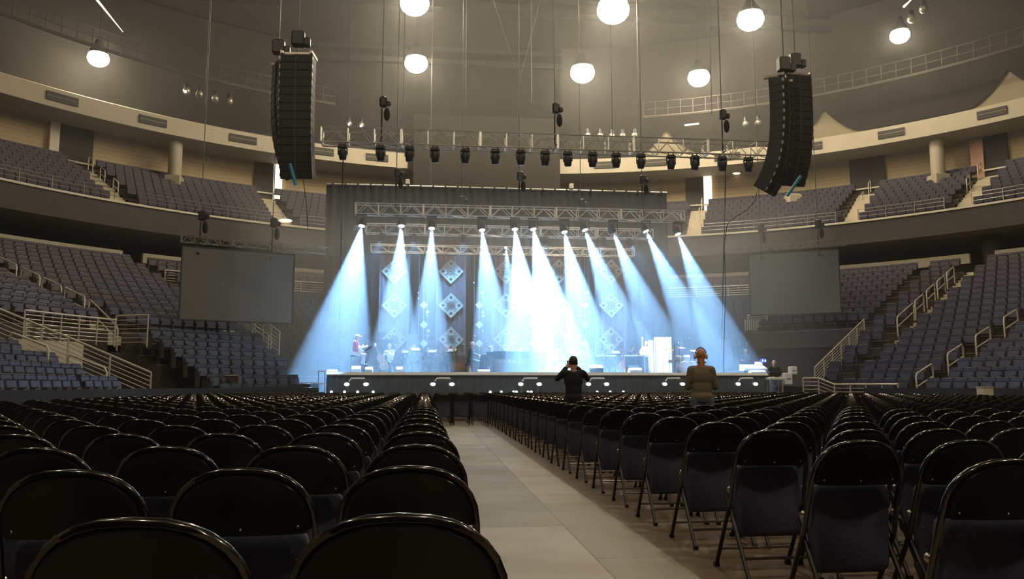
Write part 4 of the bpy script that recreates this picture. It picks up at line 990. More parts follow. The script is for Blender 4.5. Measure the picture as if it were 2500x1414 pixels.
def person(loc, yaw, J, arms, top, bot, label, skin='skin', hair=None, hairstyle='short', sleeve='long', k=1., vox=.018, cap_m=None, shoe='black_metal', group=None):
    """arms: ((elbow, wrist) left, (elbow, wrist) right); x right, y forward"""
    t = thing('person', label, 'person', loc, group); t.rotation_euler = (0, 0, yaw); t.scale = (k, k, k)
    V = Vector; H = V(J['head']); N = V(J['neck']); C = V(J['chest']); P = V(J['pel']); S = [V((-J['sh'], C.y, J['shz'])), V((J['sh'], C.y, J['shz']))]
    b = MB()
    b.ell(H+V((0, 0, .015)), (.076, .096, .105), 16, 12); b.ell(H+V((0, .025, -.055)), (.055, .065, .065), 12, 10); b.ell(H+V((0, .098, -.012)), (.013, .022, .022), 8, 8)
    for s in (-1, 1):
        b.ell(H+V((s*.078, -.005, -.012)), (.014, .026, .034), 8, 8); b.ell(H+V((s*.032, .082, .02)), (.02, .012, .01), 8, 6)
    b.ell(H+V((0, .088, -.052)), (.026, .012, .012), 8, 6)
    cap(b, [H+V((0, -.025, -.05)), N+V((0, -.01, -.02)), N+V((0, -.01, -.08))], [.058, .056, .07])
    def torso(m, e):
        m.ell(P, (.165+e, .115+e, .13+e), 14, 10); m.ell((P+C)/2, (.15+e, .108+e, .19+e), 14, 10); m.ell(C+V((0, 0, .03)), (.175+e, .118+e, .19+e), 14, 10)
        cap(m, [S[0]+V((.03, 0, 0)), N+V((0, -.01, -.09)), S[1]+V((-.03, 0, 0))], [.066+e, .075+e, .066+e])
    torso(b, -.012)
    for i in (0, 1):
        el, wr = V(arms[i][0]), V(arms[i][1]); cap(b, [S[i], S[i].lerp(el, .5), el, el.lerp(wr, .35), wr], [.054, .047, .040, .041, .026]); hand(b, wr, el, 1 if i == 0 else -1, .75, 1.0 if vox < .015 else 1.25)
        h_, kn, an = V(J['hip'][i]), V(J['knee'][i]), V(J['ank'][i]); cap(b, [h_, h_.lerp(kn, .5), kn, kn.lerp(an, .35), an], [.088, .075, .056, .054, .036])
    voxel_body(b, skin, 'body', t, vox, 3)
    g = MB(); torso(g, .008)
    for i in (0, 1):
        el, wr = V(arms[i][0]), V(arms[i][1]); en = wr.lerp(el, .12) if sleeve == 'long' else el.lerp(wr, .02) if sleeve == 'elbow' else S[i].lerp(el, .7)
        cap(g, [S[i], S[i].lerp(el, .5)]+([el] if sleeve != 'short' else [])+[en], [.068, .06]+([.052] if sleeve != 'short' else [])+[.045 if sleeve == 'long' else .056])
    g.ell(P+V((0, 0, .0)), (.185, .135, .10), 14, 8)
    voxel_body(g, top, 'shirt', t, vox*1.1, 5)
    g = MB(); g.ell(P+V((0, 0, -.02)), (.176, .128, .125), 14, 10)
    for i in (0, 1):
        h_, kn, an = V(J['hip'][i]), V(J['knee'][i]), V(J['ank'][i]); cap(g, [h_, h_.lerp(kn, .5), kn, an+V((0, 0, .03))], [.102, .09, .072, .062])
        f = V((0, 1, 0)); s = MB(); s.ell(an+V((0, .06, -.035)), (.048, .135, .045), 12, 8).box(an+V((-.045, -.07, -.085)), an+V((.045, .18, -.06))); s.v = [q for q in s.v]; ORG[t.name] = V((0, 0, 0)); s.build('shoe', shoe, t)
    voxel_body(g, bot, 'trousers', t, vox*1.1, 4)
    if hair:
        g = MB(); g.ell(H+V((0, -.014, .03)), (.085, .098, .105), 14, 10)
        if hairstyle == 'long': g.ell(H+V((0, -.05, -.06)), (.085, .06, .15), 12, 8)
        g2 = MB(); vs = g.v
        # keep the face clear: push hair behind the brow line
        for q in vs:
            if q.y > H.y+.045 and q.z < H.z+.05: q.y = H.y+.045
        voxel_body(g, hair, 'hair', t, .014, 2)
    if cap_m:
        T = Matrix.Translation(H+V((0, 0, .05)))
        MB().ell((0, 0, 0), (.088, .108, .085), 16, 8, T=None).build('cap', cap_m, t) if False else None
        c = MB(); c.v = []; c.ell(H+V((0, -.005, .055)), (.09, .11, .075), 16, 10).ell(H+V((0, .13, .05)), (.07, .085, .012), 12, 6); c.build('cap', cap_m, t)
    ORG[t.name] = Vector(loc); return t
pb_ = at(1712, 900, 11.92); ZT = at(1712, 850, 11.92).z
BALD = dict(STAND); BALD['sh'] = .155; BALD['shz'] = 1.405
person((pb_.x, 11.92, 0), R(-14), BALD, (((-.215, .03, 1.14), (-.11, .25, 1.17)), ((.215, .03, 1.14), (.10, .26, 1.20))), 'cloth_tan', 'cloth_grey',
       'bald man in a tan shirt standing among the chairs with white headphones, seen from behind', 'skin_red', None, sleeve='elbow', k=ZT/1.755, vox=.0095)
hk = ZT/1.755; hz_ = 1.635*hk; yw = R(-14); fw = Vector((-math.sin(yw), math.cos(yw), 0)); rt = Vector((math.cos(yw), math.sin(yw), 0)); hc = Vector((pb_.x, 11.92, hz_))+fw*.03
t = thing('headphones', 'white and black headphones on the bald man in the tan shirt', 'headphones', hc)
MB().tube([hc+rt*.086*math.cos(a)+Vector((0, 0, .0+.126*math.sin(a)))+fw*.0 for a in [PI*q/12 for q in range(13)]], .007, 6).build('headband', 'black_metal', t)
for s in (-1, 1): MB().ell(hc+rt*s*.086+Vector((0, 0, -.012)), (.022, .034, .044), 14, 10).build('ear_cup', 'white_plastic', t)
MB().tube([hc-fw*.07+rt*.06*q+Vector((0, 0, -.125+abs(q)*.02)) for q in (-1.2, -.6, 0, .6, 1.2)], .009, 6).build('neck_strap', 'black_metal', t)
pa = at(1400, 900, 13.83); ZT = at(1400, 870, 13.83).z; ka = ZT/1.755
person((pa.x, 13.83, 0), R(-2), STAND, (((-.29, .12, 1.33), (-.10, .21, 1.55)), ((.29, .12, 1.33), (.10, .21, 1.55))), 'cloth_black', 'cloth_black',
       'dark-haired man in black among the chairs, raising both hands to photograph the stage', 'skin', 'hair_dark', k=ka, vox=.0095)
t = thing('phone', 'phone held up in front of the face of the man in black', 'phone', (pa.x, 13.83+.27*ka, 1.62*ka))
MB().rbox((pa.x, 13.83+.27*ka, 1.64*ka), (.145, .012, .075), .005).build('case', 'black_metal', t); MB().cbox((pa.x, 13.83+.262*ka, 1.64*ka), (.13, .004, .065)).build('display', 'screen_grey', t)

def stool(x, y, h, label, m='black_metal'):
    t = thing('stool', label, 'stool', (x, y, SZ)); MB().lathe([(0, h-.05), (.17, h-.05), (.18, h-.02), (.17, h), (0, h)], (x, y, SZ), 16).build('seat', m, t)
    for a in range(4): c, s = math.cos(PI/4+a*PI/2), math.sin(PI/4+a*PI/2); MB().tube([(x+.12*c, y+.12*s, SZ+h-.05), (x+.2*c, y+.2*s, SZ)], .013, 6).build('leg', 'chrome', t)
    MB().tube([(x+.165*math.cos(2*PI*q/16), y+.165*math.sin(2*PI*q/16), SZ+h*.4) for q in range(17)], .009, 5).build('foot_ring', 'chrome', t)
def music_stand(x, y, yaw, label, paper=True, h=1.05):
    t = thing('music_stand', label, 'music stand', (x, y, SZ), 'music stands on the stage'); T = Matrix.Translation((x, y, SZ)) @ Matrix.Rotation(yaw, 4, 'Z')
    MB().tube([T @ Vector((0, 0, .1)), T @ Vector((0, 0, h))], .012, 6).build('pole', 'black_metal', t)
    mb = MB()
    for a in range(3): mb.tube([T @ Vector((0, 0, .12)), T @ Vector((.25*math.cos(a*2.1), .25*math.sin(a*2.1), .01))], .01, 5)
    mb.build('tripod', 'black_metal', t)
    Td = T @ Matrix.Translation((0, 0, h)) @ Matrix.Rotation(R(-55), 4, 'X'); MB().box((-.25, -.01, -.05), (.25, .01, .3), '', Td).box((-.25, -.06, -.06), (.25, .01, -.045), '', Td).build('desk', 'black_metal', t)
    if paper: tag(MB().box((-.21, -.02, -.04), (-.005, -.012, .25), '', Td).box((.005, -.02, -.04), (.21, -.012, .25), '', Td).build('sheet_music', 'paper'), 'white sheet music on '+label[:60].replace('black ', ''), 'sheet music')
def mic_stand(x, y, h, label, boom=0.):
    t = thing('microphone_stand', label, 'microphone', (x, y, SZ), 'microphone stands'); MB().lathe([(0, 0), (.13, 0), (.13, .015), (.02, .03), (0, .03)], (x, y, SZ), 14).build('base', 'black_metal', t)
    MB().tube([(x, y, SZ+.02), (x, y, SZ+h)], .011, 6).build('pole', 'black_metal', t); e = Vector((x+boom, y, SZ+h+abs(boom)*.35))
    if boom: MB().tube([(x-boom*.3, y, SZ+h-abs(boom)*.1), e], .009, 6).build('boom', 'black_metal', t)
    MB().ell(e+Vector((0, 0, .04)), (.028, .028, .035), 10, 8).tube([e+Vector((0, 0, .02)), e+Vector((0, .1, -.05))], .013, 6).build('microphone', 'alu', t)
def guitar(T, m, label, sc_=1.):
    t = thing('guitar', label, 'guitar', T @ Vector((0, 0, 0)), 'guitars on the stage'); S = T @ Matrix.Scale(sc_, 4)
    pts = []
    for q in range(28):
        a = 2*PI*q/28; z = .24*math.sin(a); wd = .17+.045*math.cos(2*a+.4)+(-.03 if z > 0 else .015); pts.append((wd*math.cos(a), z))
    MB().prism(pts, -.035, .035, '', 'y', S).build('body', m, t)
    MB().box((-.025, -.05, .2), (.025, -.025, .72), '', S).build('neck', 'wood_brown', t); MB().box((-.04, -.05, .72), (.04, -.02, .86), '', S).build('headstock', m, t)
    MB().box((-.06, -.045, -.12), (.06, -.036, -.09), '', S).build('bridge', 'chrome', t)
def D(x, y, Y): q = at(x, y, Y); return q
# seated guitarist at the left
g = D(864, 900, 35.2); stool(g.x, 35.2, .78, 'tall stool under the guitarist in the pink shirt')
person((g.x, 35.2, SZ), R(-100), seated(.78, .10), (((-.25, .16, 1.08), (-.14, .42, 1.16)), ((.24, .12, 1.05), (.10, .25, 1.00))), 'cloth_red', 'cloth_white', 'seated musician in a pink shirt, white trousers and white cap at far left', 'skin', 'hair_fair', cap_m='cloth_white', sleeve='elbow')
T = Matrix.Translation((g.x+.26, 35.0, SZ+1.02)) @ Matrix.Rotation(R(-100), 4, 'Z') @ Matrix.Rotation(R(-72), 4, 'Y')
guitar(T, 'cream', 'pale guitar in the lap of the seated musician in pink', .85)
t_ = D(893, 855, 34.8); music_stand(t_.x, 34.9, R(-90), 'black music stand in front of the seated musician in pink', True, 1.0)
# cello and its player
g = D(952, 905, 36.5); stool(g.x, 36.6, .46, 'low stool under the cellist')
person((g.x, 36.6, SZ), R(150), seated(.46, .06, .26), (((-.28, .18, .82), (-.12, .40, .95)), ((.30, .12, .80), (.26, .42, .66))), 'cloth_white', 'cloth_black', 'cellist in a white shirt seated beside the tall brown cello', 'skin', 'hair_fair')
cb, ct = D(941, 903, 35.9), D(914, 838, 35.9); cz = (ct-cb).normalized(); cx_ = cz.cross(Vector((0, 1, 0))).normalized()
T = Matrix(((-cx_.x, 0, cz.x, cb.x), (-cx_.y, 1, cz.y, cb.y), (-cx_.z, 0, cz.z, cb.z), (0, 0, 0, 1))); t = thing('cello', 'tall brown cello leaning left beside the seated player', 'cello', cb)
pts = [(.0, .02), (.14, .04), (.2, .14), (.19, .26), (.12, .36), (.12, .44), (.17, .54), (.16, .64), (.08, .72), (0, .73)]; pts = pts+[(-a, b) for a, b in reversed(pts[1:-1])]
MB().prism(pts, -.06, .06, '', 'y', T).build('body', 'wood_brown', t); MB().box((-.02, -.09, .6), (.02, -.06, 1.12), '', T).build('neck', 'wood_brown', t); MB().ell(T @ Vector((0, -.07, 1.18)), (.06, .04, .09), 10, 8).build('scroll', 'cream', t)
MB().box((-.04, -.1, .24), (.04, -.06, .27), '', T).build('bridge', 'cream', t); MB().tube([T @ Vector((0, 0, .03)), T @ Vector((0, 0, -.1))], .01, 5).build('endpin', 'chrome', t)
# string players
SP = [(1008, 37.5, 'cloth_grey', 'hair_fair', 'long', 'seated musician with long fair hair left of the pianist', 20), (985, 40.5, 'cloth_black', 'hair_dark', 'short', 'seated player in black behind the cellist', 0), (1046, 39.5, 'cloth_black', 'hair_dark', 'short', 'seated player in black under the first string of small diamonds', -15),
      (1092, 38.5, 'cloth_black', 'hair_fair', 'short', 'seated fair-haired player in black right of the music stands', -25), (1436, 37.2, 'cloth_grey', 'skin', 'short', 'seated balding man in a grey suit near the wedge monitor', 10), (1490, 40.0, 'cloth_black', 'hair_dark', 'short', 'seated player in black behind the keyboard', 5),
      (1543, 38.2, 'cloth_black', 'hair_dark', 'short', 'seated organist in black behind the pale framed organ', 5), (1412, 41.0, 'cloth_black', 'hair_dark', 'short', 'seated player in black just right of the drums', 12)]
for k, (x, Y, cl, hr, st_, l, yw) in enumerate(SP):
    g = D(x, 900, Y); stool(g.x, Y, .48, 'low stool under the '+l.replace('seated ', '')[:70])
    person((g.x, Y, SZ), R(180+yw), seated(.48, .05), (((-.26, .14, .86), (-.12, .36, .92)), ((.26, .14, .84), (.14, .34, .84))), cl, 'cloth_black', l, 'skin', hr, st_, group=None)
    if k in (0, 1, 2, 3, 5, 7):
        music_stand(g.x+.15, Y-.75, R(yw), 'black music stand before the %s' % l.replace('seated ', ''), True)
# standing musician in a white shirt
g = D(1579, 905, 39); person((g.x, 39, SZ), R(170), STAND, (((-.27, .05, 1.15), (-.1, .25, 1.05)), ((.27, .05, 1.15), (.2, .25, 1.2))), 'cloth_white', 'cloth_black', 'standing musician in a white shirt left of the tall white panels', 'skin', 'hair_fair', k=.95)
# grand piano and pianist
g = D(1186, 905, 35.6); px, py = g.x, 35.9
t = thing('grand_piano', 'long black grand piano with closed lid at centre stage', 'piano', (px, py, SZ)); T = Matrix.Translation((px, py, SZ))
OUT = [(0, .76), (2.25, .76), (2.55, .62), (2.7, .35), (2.66, .08), (2.4, -.1), (2.0, -.2), (1.6, -.38), (1.2, -.66), (.85, -.76), (0, -.76)]
MB().prism(OUT, .66, .96, '', 'z', T).build('case', 'piano_black', t); MB().prism([(a*1.01-.01 if a > .3 else a+.3, b*1.02) for a, b in OUT], .965, .99, '', 'z', T).build('lid', 'piano_black', t)
MB().box((-.28, -.72, .62), (0, .72, .70), '', T).box((-.28, -.76, .62), (.02, -.70, .82), '', T).box((-.28, .70, .62), (.02, .76, .82), '', T).build('key_bed', 'piano_black', t)
mb = MB()
for q in range(52): mb.box((-.26, -.695+q*.0268, .70), (-.11, -.695+q*.0268+.025, .72), '', T)
mb.build('keyboard', 'ivory', t)
MB().box((.12, -.4, .99), (.15, .4, 1.22), '', T).build('music_desk', 'piano_black', t)
for a, b in ((.15, -.6), (.15, .6), (2.3, .3)): lg = MB().lathe([(.03, 0), (.04, .08), (.055, .3), (.075, .62), (.075, .67)], (px+a, py+b, SZ), 12).build('leg', 'piano_black', t); MB().tube([(px+a-.03, py+b, SZ+.03), (px+a+.03, py+b, SZ+.03)], .03, 8).build('caster', 'brass', lg)
MB().box((.35, -.1, .12), (.4, .1, .66), '', T).box((.2, -.14, .08), (.42, .14, .13), '', T).build('pedal_lyre', 'piano_black', t)
t = thing('piano_bench', 'black bench under the pianist', 'bench', (px-.75, py, SZ)); T2 = Matrix.Translation((px-.75, py, SZ)); MB().rbox((0, 0, .44), (.36, .75, .1), .03, '', T2).build('seat', 'cloth_black', t)
for a in (-.14, .14):
    for b in (-.32, .32): MB().tube([T2 @ Vector((a, b, 0)), T2 @ Vector((a, b, .4))], .022, 8).build('leg', 'piano_black', t)
person((px-.72, py, SZ), R(-92), seated(.5, .10, .14), (((-.24, .12, .88), (-.16, .42, .79)), ((.24, .12, .88), (.18, .42, .79))), 'cloth_black', 'cloth_black', 'pianist in black seated at the keyboard of the grand piano', 'skin', 'hair_fair', k=1.03)
g = D(1198, 853, 35.5); tag(MB().rbox((0, 0, .12), (.3, .03, .24), .01, T=Matrix.Translation((g.x, 35.6, SZ+.99)) @ Matrix.Rotation(R(-60), 4, 'Z')).build('song_sheet', 'paper'), 'bright upright sheet standing on the piano lid', 'sheet music')
g = D(1272, 861, 35.4); t = thing('piano_lamp', 'small blazing lamp on the piano lid', 'lamp', (g.x, 35.55, SZ+.99)); MB().lathe([(.06, 0), (.07, .02), (.02, .05), (0, .05)], (g.x, 35.55, SZ+.99), 10).build('base', 'chrome', t); MB().ell((g.x, 35.55, SZ+1.1), .07, 10, 8).build('bulb', 'beam_glow', t)
# drum kits
def drum(c, r, h, T, shell, name='drum', tilt_=0., axis=None):
    pass
def drumkit(x, y, label, shell, flip=1, full=True):
    t = thing('drum_kit', label, 'drum kit', (x, y, SZ)); O = Vector((x, y, SZ))
    def dr(nm, c, r, h, rot):
        T = Matrix.Translation(O+Vector(c)) @ rot; d = MB().lathe([(r, -h/2), (r, h/2)], (0, 0, 0), 20, T=T).build(nm, shell, t)
        MB().lathe([(0, h/2+.004), (r*1.02, h/2+.004), (r*1.04, h/2-.02), (r*1.04, h/2-.04)], (0, 0, 0), 20, T=T).build('drum_head', 'white_plastic', d); MB().lathe([(r*1.03, -h/2), (r*1.04, -h/2+.03), (r*1.0, -h/2+.03)], (0, 0, 0), 20, T=T).build('hoop', 'chrome', d)
    RX = lambda a: Matrix.Rotation(R(a), 4, 'X')
    dr('kick_drum', (0, 0, .3), .29, .42, RX(90)); dr('tom', (-.2, .1, .74), .14, .2, RX(20)); dr('tom', (.18, .1, .74), .15, .22, RX(20)); dr('floor_tom', (-.55*flip, .35, .42), .2, .38, RX(0)); dr('snare_drum', (.42*flip, .4, .6), .17, .14, RX(4))
    for c, r in (((-.62, .15, 1.15), .24), ((.6, .15, 1.1), .22), ((.85*flip, .35, .95), .17), ((0, .3, 1.25), .2)):
        e = O+Vector(c); s = MB().tube([(e.x, e.y+.05, SZ+.02), (e.x, e.y, e.z)], .012, 6).build('cymbal_stand', 'chrome', t)
        T = Matrix.Translation(e) @ RX(14); MB().lathe([(0, .03), (.03, .025), (.05, .008), (r, -.01), (r, -.014), (.05, .0), (0, .01)], (0, 0, 0), 22, T=T).build('cymbal', 'cymbal', s)
g = D(1368, 905, 38.5); drumkit(g.x, 38.5, 'bright drum kit with gold cymbals right of the grand piano', 'white_plastic')
stool(g.x, 39.2, .5, 'drum stool behind the centre drum kit'); person((g.x, 39.25, SZ), R(180), seated(.5, .08, .3), (((-.28, .16, .88), (-.3, .42, .88)), ((.28, .16, .88), (.3, .42, .86))), 'cloth_white', 'cloth_black', 'drummer in white behind the centre drum kit', 'skin', 'hair_dark')
g = D(1664, 905, 36.0); drumkit(g.x+.1, 36.0, 'smaller bright drum kit right of the tall white panels', 'cream', -1)
# tall white shields
fm = mat('frosted', (.9, .9, .9), .4); nt_ = fm.node_tree; tr_ = nt_.nodes.new('ShaderNodeBsdfTranslucent'); tr_.inputs[0].default_value = (.9, .9, .9, 1); mx_ = nt_.nodes.new('ShaderNodeMixShader')
nt_.links.new(nt_.nodes['Principled BSDF'].outputs[0], mx_.inputs[1]); nt_.links.new(tr_.outputs[0], mx_.inputs[2]); nt_.links.new(mx_.outputs[0], nt_.nodes['Material Output'].inputs[0]); mx_.inputs[0].default_value = .35; M['frosted'] = fm
for x0, x1, y0, Y, l in ((1598, 1641, 823, 37.9, 'wider tall white rounded panel standing on stage'), (1584, 1596, 831, 38.0, 'narrow tall white panel left of the wider one')):
    a, b = D(x0, 905, Y), D(x1, 905, Y); zt = D(x0, y0, Y).z; t = thing('acoustic_panel', l, 'panel', ((a.x+b.x)/2, Y, SZ)); w_ = b.x-a.x
    MB().rbox(((a.x+b.x)/2, Y, (SZ+.05+zt)/2), (w_, .03, zt-SZ-.05), .06).build('panel', 'frosted', t)
    MB().box((a.x, Y-.25, SZ), (a.x+.06, Y+.25, SZ+.06)).build('foot', 'black_metal', t); MB().box((b.x-.06, Y-.25, SZ), (b.x, Y+.25, SZ+.06)).build('foot', 'black_metal', t)
    MB().box((a.x+.03, Y-.03, SZ+.12), (a.x+.05, Y-.018, zt-.1)).build('seam', 'alu', t)
# organ frame, keyboards, stands
a, b = D(1519, 905, 36.8), D(1574, 905, 36.8); t = thing('organ', 'pale-framed open organ stand right of centre stage', 'keyboard', ((a.x+b.x)/2, 36.8, SZ)); w_ = b.x-a.x
MB().rbox(((a.x+b.x)/2, 36.8, SZ+.86), (w_, .5, .08), .02).build('top', 'edge_white', t)
for xx in (a.x+.04, b.x-.04): MB().cbox((xx, 36.62, SZ+.42), (.07, .07, .84)).build('leg', 'edge_white', t)
MB().box((a.x+.1, 36.85, SZ+.1), (b.x-.1, 37.0, SZ+.82)).build('back_panel', 'black_metal', t); MB().rbox(((a.x+b.x)/2, 36.75, SZ+.38), (w_*.5, .1, .05), .02).build('rack_unit', 'pearl', t)
a, b = D(1455, 905, 38), D(1504, 905, 38); t = thing('keyboard', 'white-topped stage keyboard on an x stand', 'keyboard', ((a.x+b.x)/2, 38, SZ)); w_ = b.x-a.x
MB().rbox(((a.x+b.x)/2, 38, SZ+.9), (w_, .35, .07), .02).build('body', 'edge_white', t); MB().box((a.x+.06, 37.84, SZ+.935), (b.x-.06, 38, SZ+.945)).build('keys', 'ivory', t)
for s in (-1, 1): MB().tube([((a.x+b.x)/2-s*.3, 38+s*.05, SZ), ((a.x+b.x)/2+s*.3, 38+s*.05, SZ+.86)], .02, 6).build('stand_leg', 'black_metal', t)
# wedges and boxes on the deck edge
for x, w_, h_, Y, m, l in ((1454, .60, .38, 34.2, 'speaker', 'dark wedge monitor before the man in the grey suit'), (870, .36, .3, 34.3, 'edge_white', 'bright wedge monitor at the feet of the musician in pink'), (901, .3, .26, 34.2, 'edge_white', 'bright wedge monitor just left of the cello'), (975, .26, .26, 34.0, 'edge_white', 'small bright wedge monitor right of the cello'),
                        (1550, .55, .25, 34.3, 'edge_white', 'low bright wedge monitor before the organ'), (1330, .55, .14, 34.2, 'edge_white', 'flat bright wedge monitor at the foot of the thin microphone stand'), (1181, .5, .16, 34.2, 'edge_white', 'flat bright wedge monitor before the piano bench'), (812, .4, .14, 34.2, 'edge_white', 'flat bright wedge monitor at the left stage corner'), (1848, .7, .14, 34.2, 'edge_white', 'flat bright wedge monitor at the right stage corner')):
    g = D(x, 908, Y); t = thing('wedge_monitor', l, 'speaker', (g.x, Y, SZ), None)
    MB().prism([(-.2, 0), (.2, 0), (.2, h_*.45), (-.02, h_), (-.2, h_*.6)], g.x-w_/2, g.x+w_/2, '', 'x', Matrix.Translation((0, Y, SZ))).build('cabinet', m, t)
    MB().box((g.x-w_*.4, Y+.06, SZ+h_*.55), (g.x+w_*.4, Y+.09, SZ+h_*.75)).build('grille', 'speaker_grille', t)
for x, Y, l in ((1147, 33.9, 'white bottle on the stage edge left of the pianist'), (1528, 33.9, 'white bottle on the stage edge before the organ')):
    g = D(x, 908, Y); t = thing('bottle', l, 'bottle', (g.x, Y, SZ)); MB().lathe([(.0, 0), (.05, .0), (.05, .2), (.02, .25), (.02, .28), (0, .28)], (g.x, Y, SZ), 12).build('body', 'white_plastic', t); MB().lathe([(.024, .27), (.024, .31), (0, .31)], (g.x, Y, SZ), 10).build('cap', 'pearl', t)
for x, Y, h_, bm, l in ((1330, 35.0, 1.15, 0, 'thin dark microphone stand right of the piano'), (1115, 36.5, 1.2, .3, 'boom microphone stand beside the red guitar'), (1075, 36.8, .9, .25, 'boom microphone stand left of the red guitar'), (1398, 37.0, 1.35, .35, 'tall boom microphone stand right of the drums'), (1478, 36.6, 1.1, -.3, 'boom microphone stand before the keyboard'),
                     (1560, 36.4, .95, -.3, 'boom microphone stand beside the organ'), (1648, 35.4, 1.3, .2, 'tall stand with a conical microphone beside the white panel'), (1805, 36.0, 1.25, .4, 'tall boom microphone stand near the right end of stage'), (1660, 37.5, 1.55, .5, 'tallest boom stand above the right drum kit'), (1178, 36.9, 1.2, .35, 'boom microphone stand at the pianist')):
    g = D(x, 905, Y); mic_stand(g.x, Y, h_, l, bm)
for x, Y, l, a in ((1128, 36.2, 'red guitar standing upright left of the pianist', 4), (1112, 36.4, 'brown guitar standing beside the red one', -6), (1519, 36.1, 'red guitar at the left foot of the organ', 8), (1579, 37.9, 'red guitar slung on the musician in the white shirt', 0)):
    g = D(x, 905, Y); h_ = .36 if a or x == 1128 else 1.1
    guitar(Matrix.Translation((g.x, Y+(0 if h_ < 1 else .75), SZ+h_)) @ Matrix.Rotation(R(a), 4, 'Y'), 'wood_brown' if x == 1112 else 'wood_red', l, .9)
    if h_ < 1: t = thing('guitar_stand', 'small black stand under the '+l.split(' standing')[0].split(' at ')[0]+(' right' if x == 1519 else ' left'), 'stand', (g.x, Y, SZ)); MB().tube([(g.x-.15, Y-.12, SZ), (g.x, Y+.06, SZ+.3), (g.x+.15, Y-.12, SZ)], .012, 6).build('legs', 'black_metal', t); MB().tube([(g.x, Y+.06, SZ+.3), (g.x, Y+.22, SZ)], .012, 6).build('rear_leg', 'black_metal', t)
# monitor engineers at the right end
g = D(1826, 905, 36.5); stool(g.x, 36.5, .42, 'low stool under the engineer at the right end of stage'); person((g.x, 36.5, SZ), R(120), seated(.42, .1), (((-.25, .15, .78), (-.1, .38, .75)), ((.25, .15, .78), (.1, .38, .75))), 'cloth_grey', 'cloth_black', 'engineer in grey seated behind the gear at the right end of stage', 'skin', 'hair_fair', k=.9)
a, b = D(1812, 905, 34.6), D(1868, 905, 34.6); t = thing('mixing_desk', 'small lit mixing desk on the right end of the stage', 'mixing desk', ((a.x+b.x)/2, 34.6, SZ)); T = Matrix.Translation((0, 0, 0))
MB().prism([(34.35, SZ+.15), (34.9, SZ+.15), (34.9, SZ+.42), (34.35, SZ+.24)], a.x, b.x, '', 'x').build('console', 'edge_white', t)
for q in range(10): x_ = a.x+.1+(b.x-a.x-.2)*q/9; MB().cbox((x_, 34.6, SZ+.36), (.03, .12, .03)).build('fader', 'pearl' if q % 2 else 'black_metal', t)
for xx in (a.x+.05, b.x-.05): MB().cbox((xx, 34.6, SZ+.08), (.05, .4, .15)).build('foot', 'black_metal', t)
g = D(1852, 893, 35.1); t = thing('monitor', 'small glowing screen on the right end of the stage', 'screen', (g.x, 35.1, SZ)); MB().rbox((g.x, 35.1, SZ+.42), (.34, .04, .26), .01).build('display', 'screen_glow', t); MB().tube([(g.x, 35.12, SZ), (g.x, 35.12, SZ+.3)], .03, 6).build('stand', 'black_metal', t)
g = D(1863, 881, 35.0); t = thing('blue_lamp', 'blue glowing desk lamp at the right end of the stage', 'lamp', (g.x, 35.2, SZ)); MB().tube([(g.x, 35.2, SZ), (g.x, 35.2, SZ+.62), (g.x, 35.1, g.z)], .015, 6).build('arm', 'black_metal', t); MB().ell((g.x, 35.0, g.z), (.17, .1, .10), 14, 8).build('shade', 'blue_glow', t)
MB().ell((g.x-.06, 34.9, g.z), (.03, .02, .05), 8, 6).build('bulb', 'pin_glow', t); MB().ell((g.x+.06, 34.9, g.z), (.03, .02, .05), 8, 6).build('bulb', 'pin_glow', t)
g = D(1899, 905, 33.4); t = thing('platform', 'low black platform beside the right end of the stage', 'platform', (g.x, 33.6, 0)); MB().rbox((g.x+.2, 33.7, .17), (1.6, 1.3, .34), .02).build('deck', 'black_metal', t); MB().box((g.x-.6, 33.04, .30), (g.x+1.0, 33.06, .345)).build('edge', 'alu_dim', t)
hgt = D(1897, 881, 33.7).z-.34; person((g.x, 33.75, .345), R(168), STAND, (((-.27, .12, 1.13), (-.14, .38, 1.06)), ((.27, .12, 1.13), (.14, .38, 1.06))), 'cloth_black', 'cloth_denim', 'engineer in a black shirt working at the desk right of the stage', 'skin', 'hair_fair', k=min(1.05, hgt/1.755), sleeve='elbow')
a, b = D(1872, 918, 32.9), D(1909, 918, 32.9); t = thing('equipment_desk', 'bright-topped desk in front of the engineer in black', 'desk', ((a.x+b.x)/2, 32.9, 0)); zt = D(1890, 925, 32.9).z
MB().rbox(((a.x+b.x)/2, 32.9, zt), (b.x-a.x, .5, .12), .03).build('top', 'edge_white', t)
for xx in (a.x+.08, b.x-.08):
    for yy in (32.7, 33.1): MB().tube([(xx, yy, 0), (xx, yy, zt)], .025, 6).build('leg', 'alu', t)
MB().rbox(((a.x+b.x)/2, 32.95, zt+.2), (.5, .3, .2), .02).build('device', 'black_metal', t)
for x, y, Y, s, m, l in ((1922, 925, 32.9, (.35, .3, .5), 'pearl', 'bright case right of the engineer desk'), (1935, 905, 33.3, (.3, .3, .35), 'edge_white', 'small pale case on the dark trunk at right')):
    g = D(x, y, Y); t = thing('flight_case', l, 'case', (g.x, Y, g.z-s[2]/2)); MB().rbox(g, s, .03).build('body', m, t); MB().cbox((g.x, Y-s[1]/2-.01, g.z), (s[0]*.5, .02, .04)).build('latch', 'chrome', t)
g = D(1945, 930, 33.5); t = thing('flight_case', 'large dark trunk standing right of the stage', 'case', (g.x, 33.6, 0)); MB().rbox((g.x, 33.6, .55), (1.7, .8, 1.1), .04).build('body', 'black_metal', t)
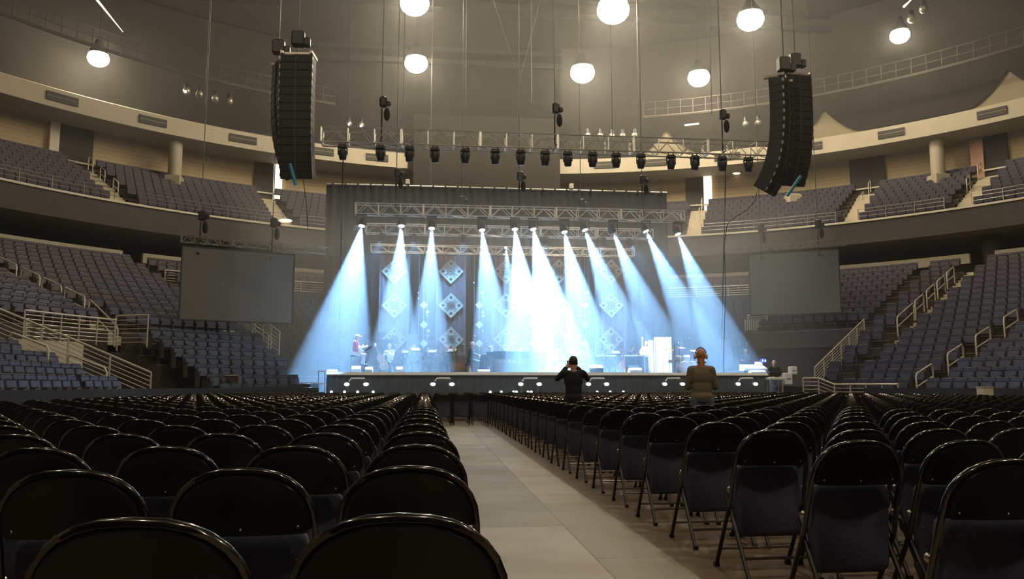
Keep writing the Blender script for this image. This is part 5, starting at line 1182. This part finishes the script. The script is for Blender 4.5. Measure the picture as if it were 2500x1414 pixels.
for s in (-1, 1): MB().box((g.x+s*.84-.02, 33.19, .02), (g.x+s*.84+.02, 33.22, 1.08)).build('corner', 'alu_dim', t)
# little steps / table at the left end of the stage
a, b = D(776, 907, 32.6), D(795, 907, 32.6); t = thing('side_table', 'thin-legged pale table beside the left end of the stage', 'table', ((a.x+b.x)/2, 32.6, 0)); zt = a.z
MB().cbox(((a.x+b.x)/2, 32.6, zt), (b.x-a.x, .35, .04)).build('top', 'edge_white', t); MB().cbox(((a.x+b.x)/2, 32.6, zt-.48), (b.x-a.x, .35, .03)).build('shelf', 'edge_white', t)
for xx in (a.x+.03, b.x-.03): MB().tube([(xx, 32.6, 0), (xx, 32.6, zt)], .015, 6).build('leg', 'alu', t)
a, b = D(690, 934, 33.5), D(776, 932, 33.5); t = thing('side_riser', 'low dark riser with a pale edge left of the stage', 'platform', ((a.x+b.x)/2, 34, 0)); MB().box((a.x, 33.5, 0), (b.x, 35, a.z)).build('deck', 'black_metal', t); MB().box((a.x, 33.47, a.z-.05), (b.x, 33.5, a.z+.01)).build('edge', 'alu', t)
# ------------------------------------------------------------------ haze: thin everywhere, thicker under the roof and over the stage
def haze(lo, hi, dens, name, label, c=(1, .98, .95)):
    hm = bpy.data.materials.new(name); hm.use_nodes = True; nt = hm.node_tree; nt.nodes.clear()
    out = nt.nodes.new('ShaderNodeOutputMaterial'); v = nt.nodes.new('ShaderNodeVolumeScatter')
    v.inputs['Density'].default_value = dens; v.inputs['Anisotropy'].default_value = .3; v.inputs['Color'].default_value = (*c, 1)
    nt.links.new(v.outputs[0], out.inputs['Volume']); M[name] = hm
    tag(MB().box(lo, hi).build(name, name), label, 'haze', kind='stuff')
haze((-33.8, -17, .01), (43.8, 62.9, 14.2), HAZE, 'haze', 'thin smoke haze filling the arena air')
haze((-33.8, -17, 14.21), (43.8, 62.9, 26.9), HAZE_TOP, 'roof_haze', 'thicker haze glowing under the roof around the lamps')
haze((-8.0, 31.75, .02), (17.5, 46.0, 9.2), HAZE_STAGE, 'stage_haze', 'dense stage smoke lit by the light beams', (.95, .98, 1))
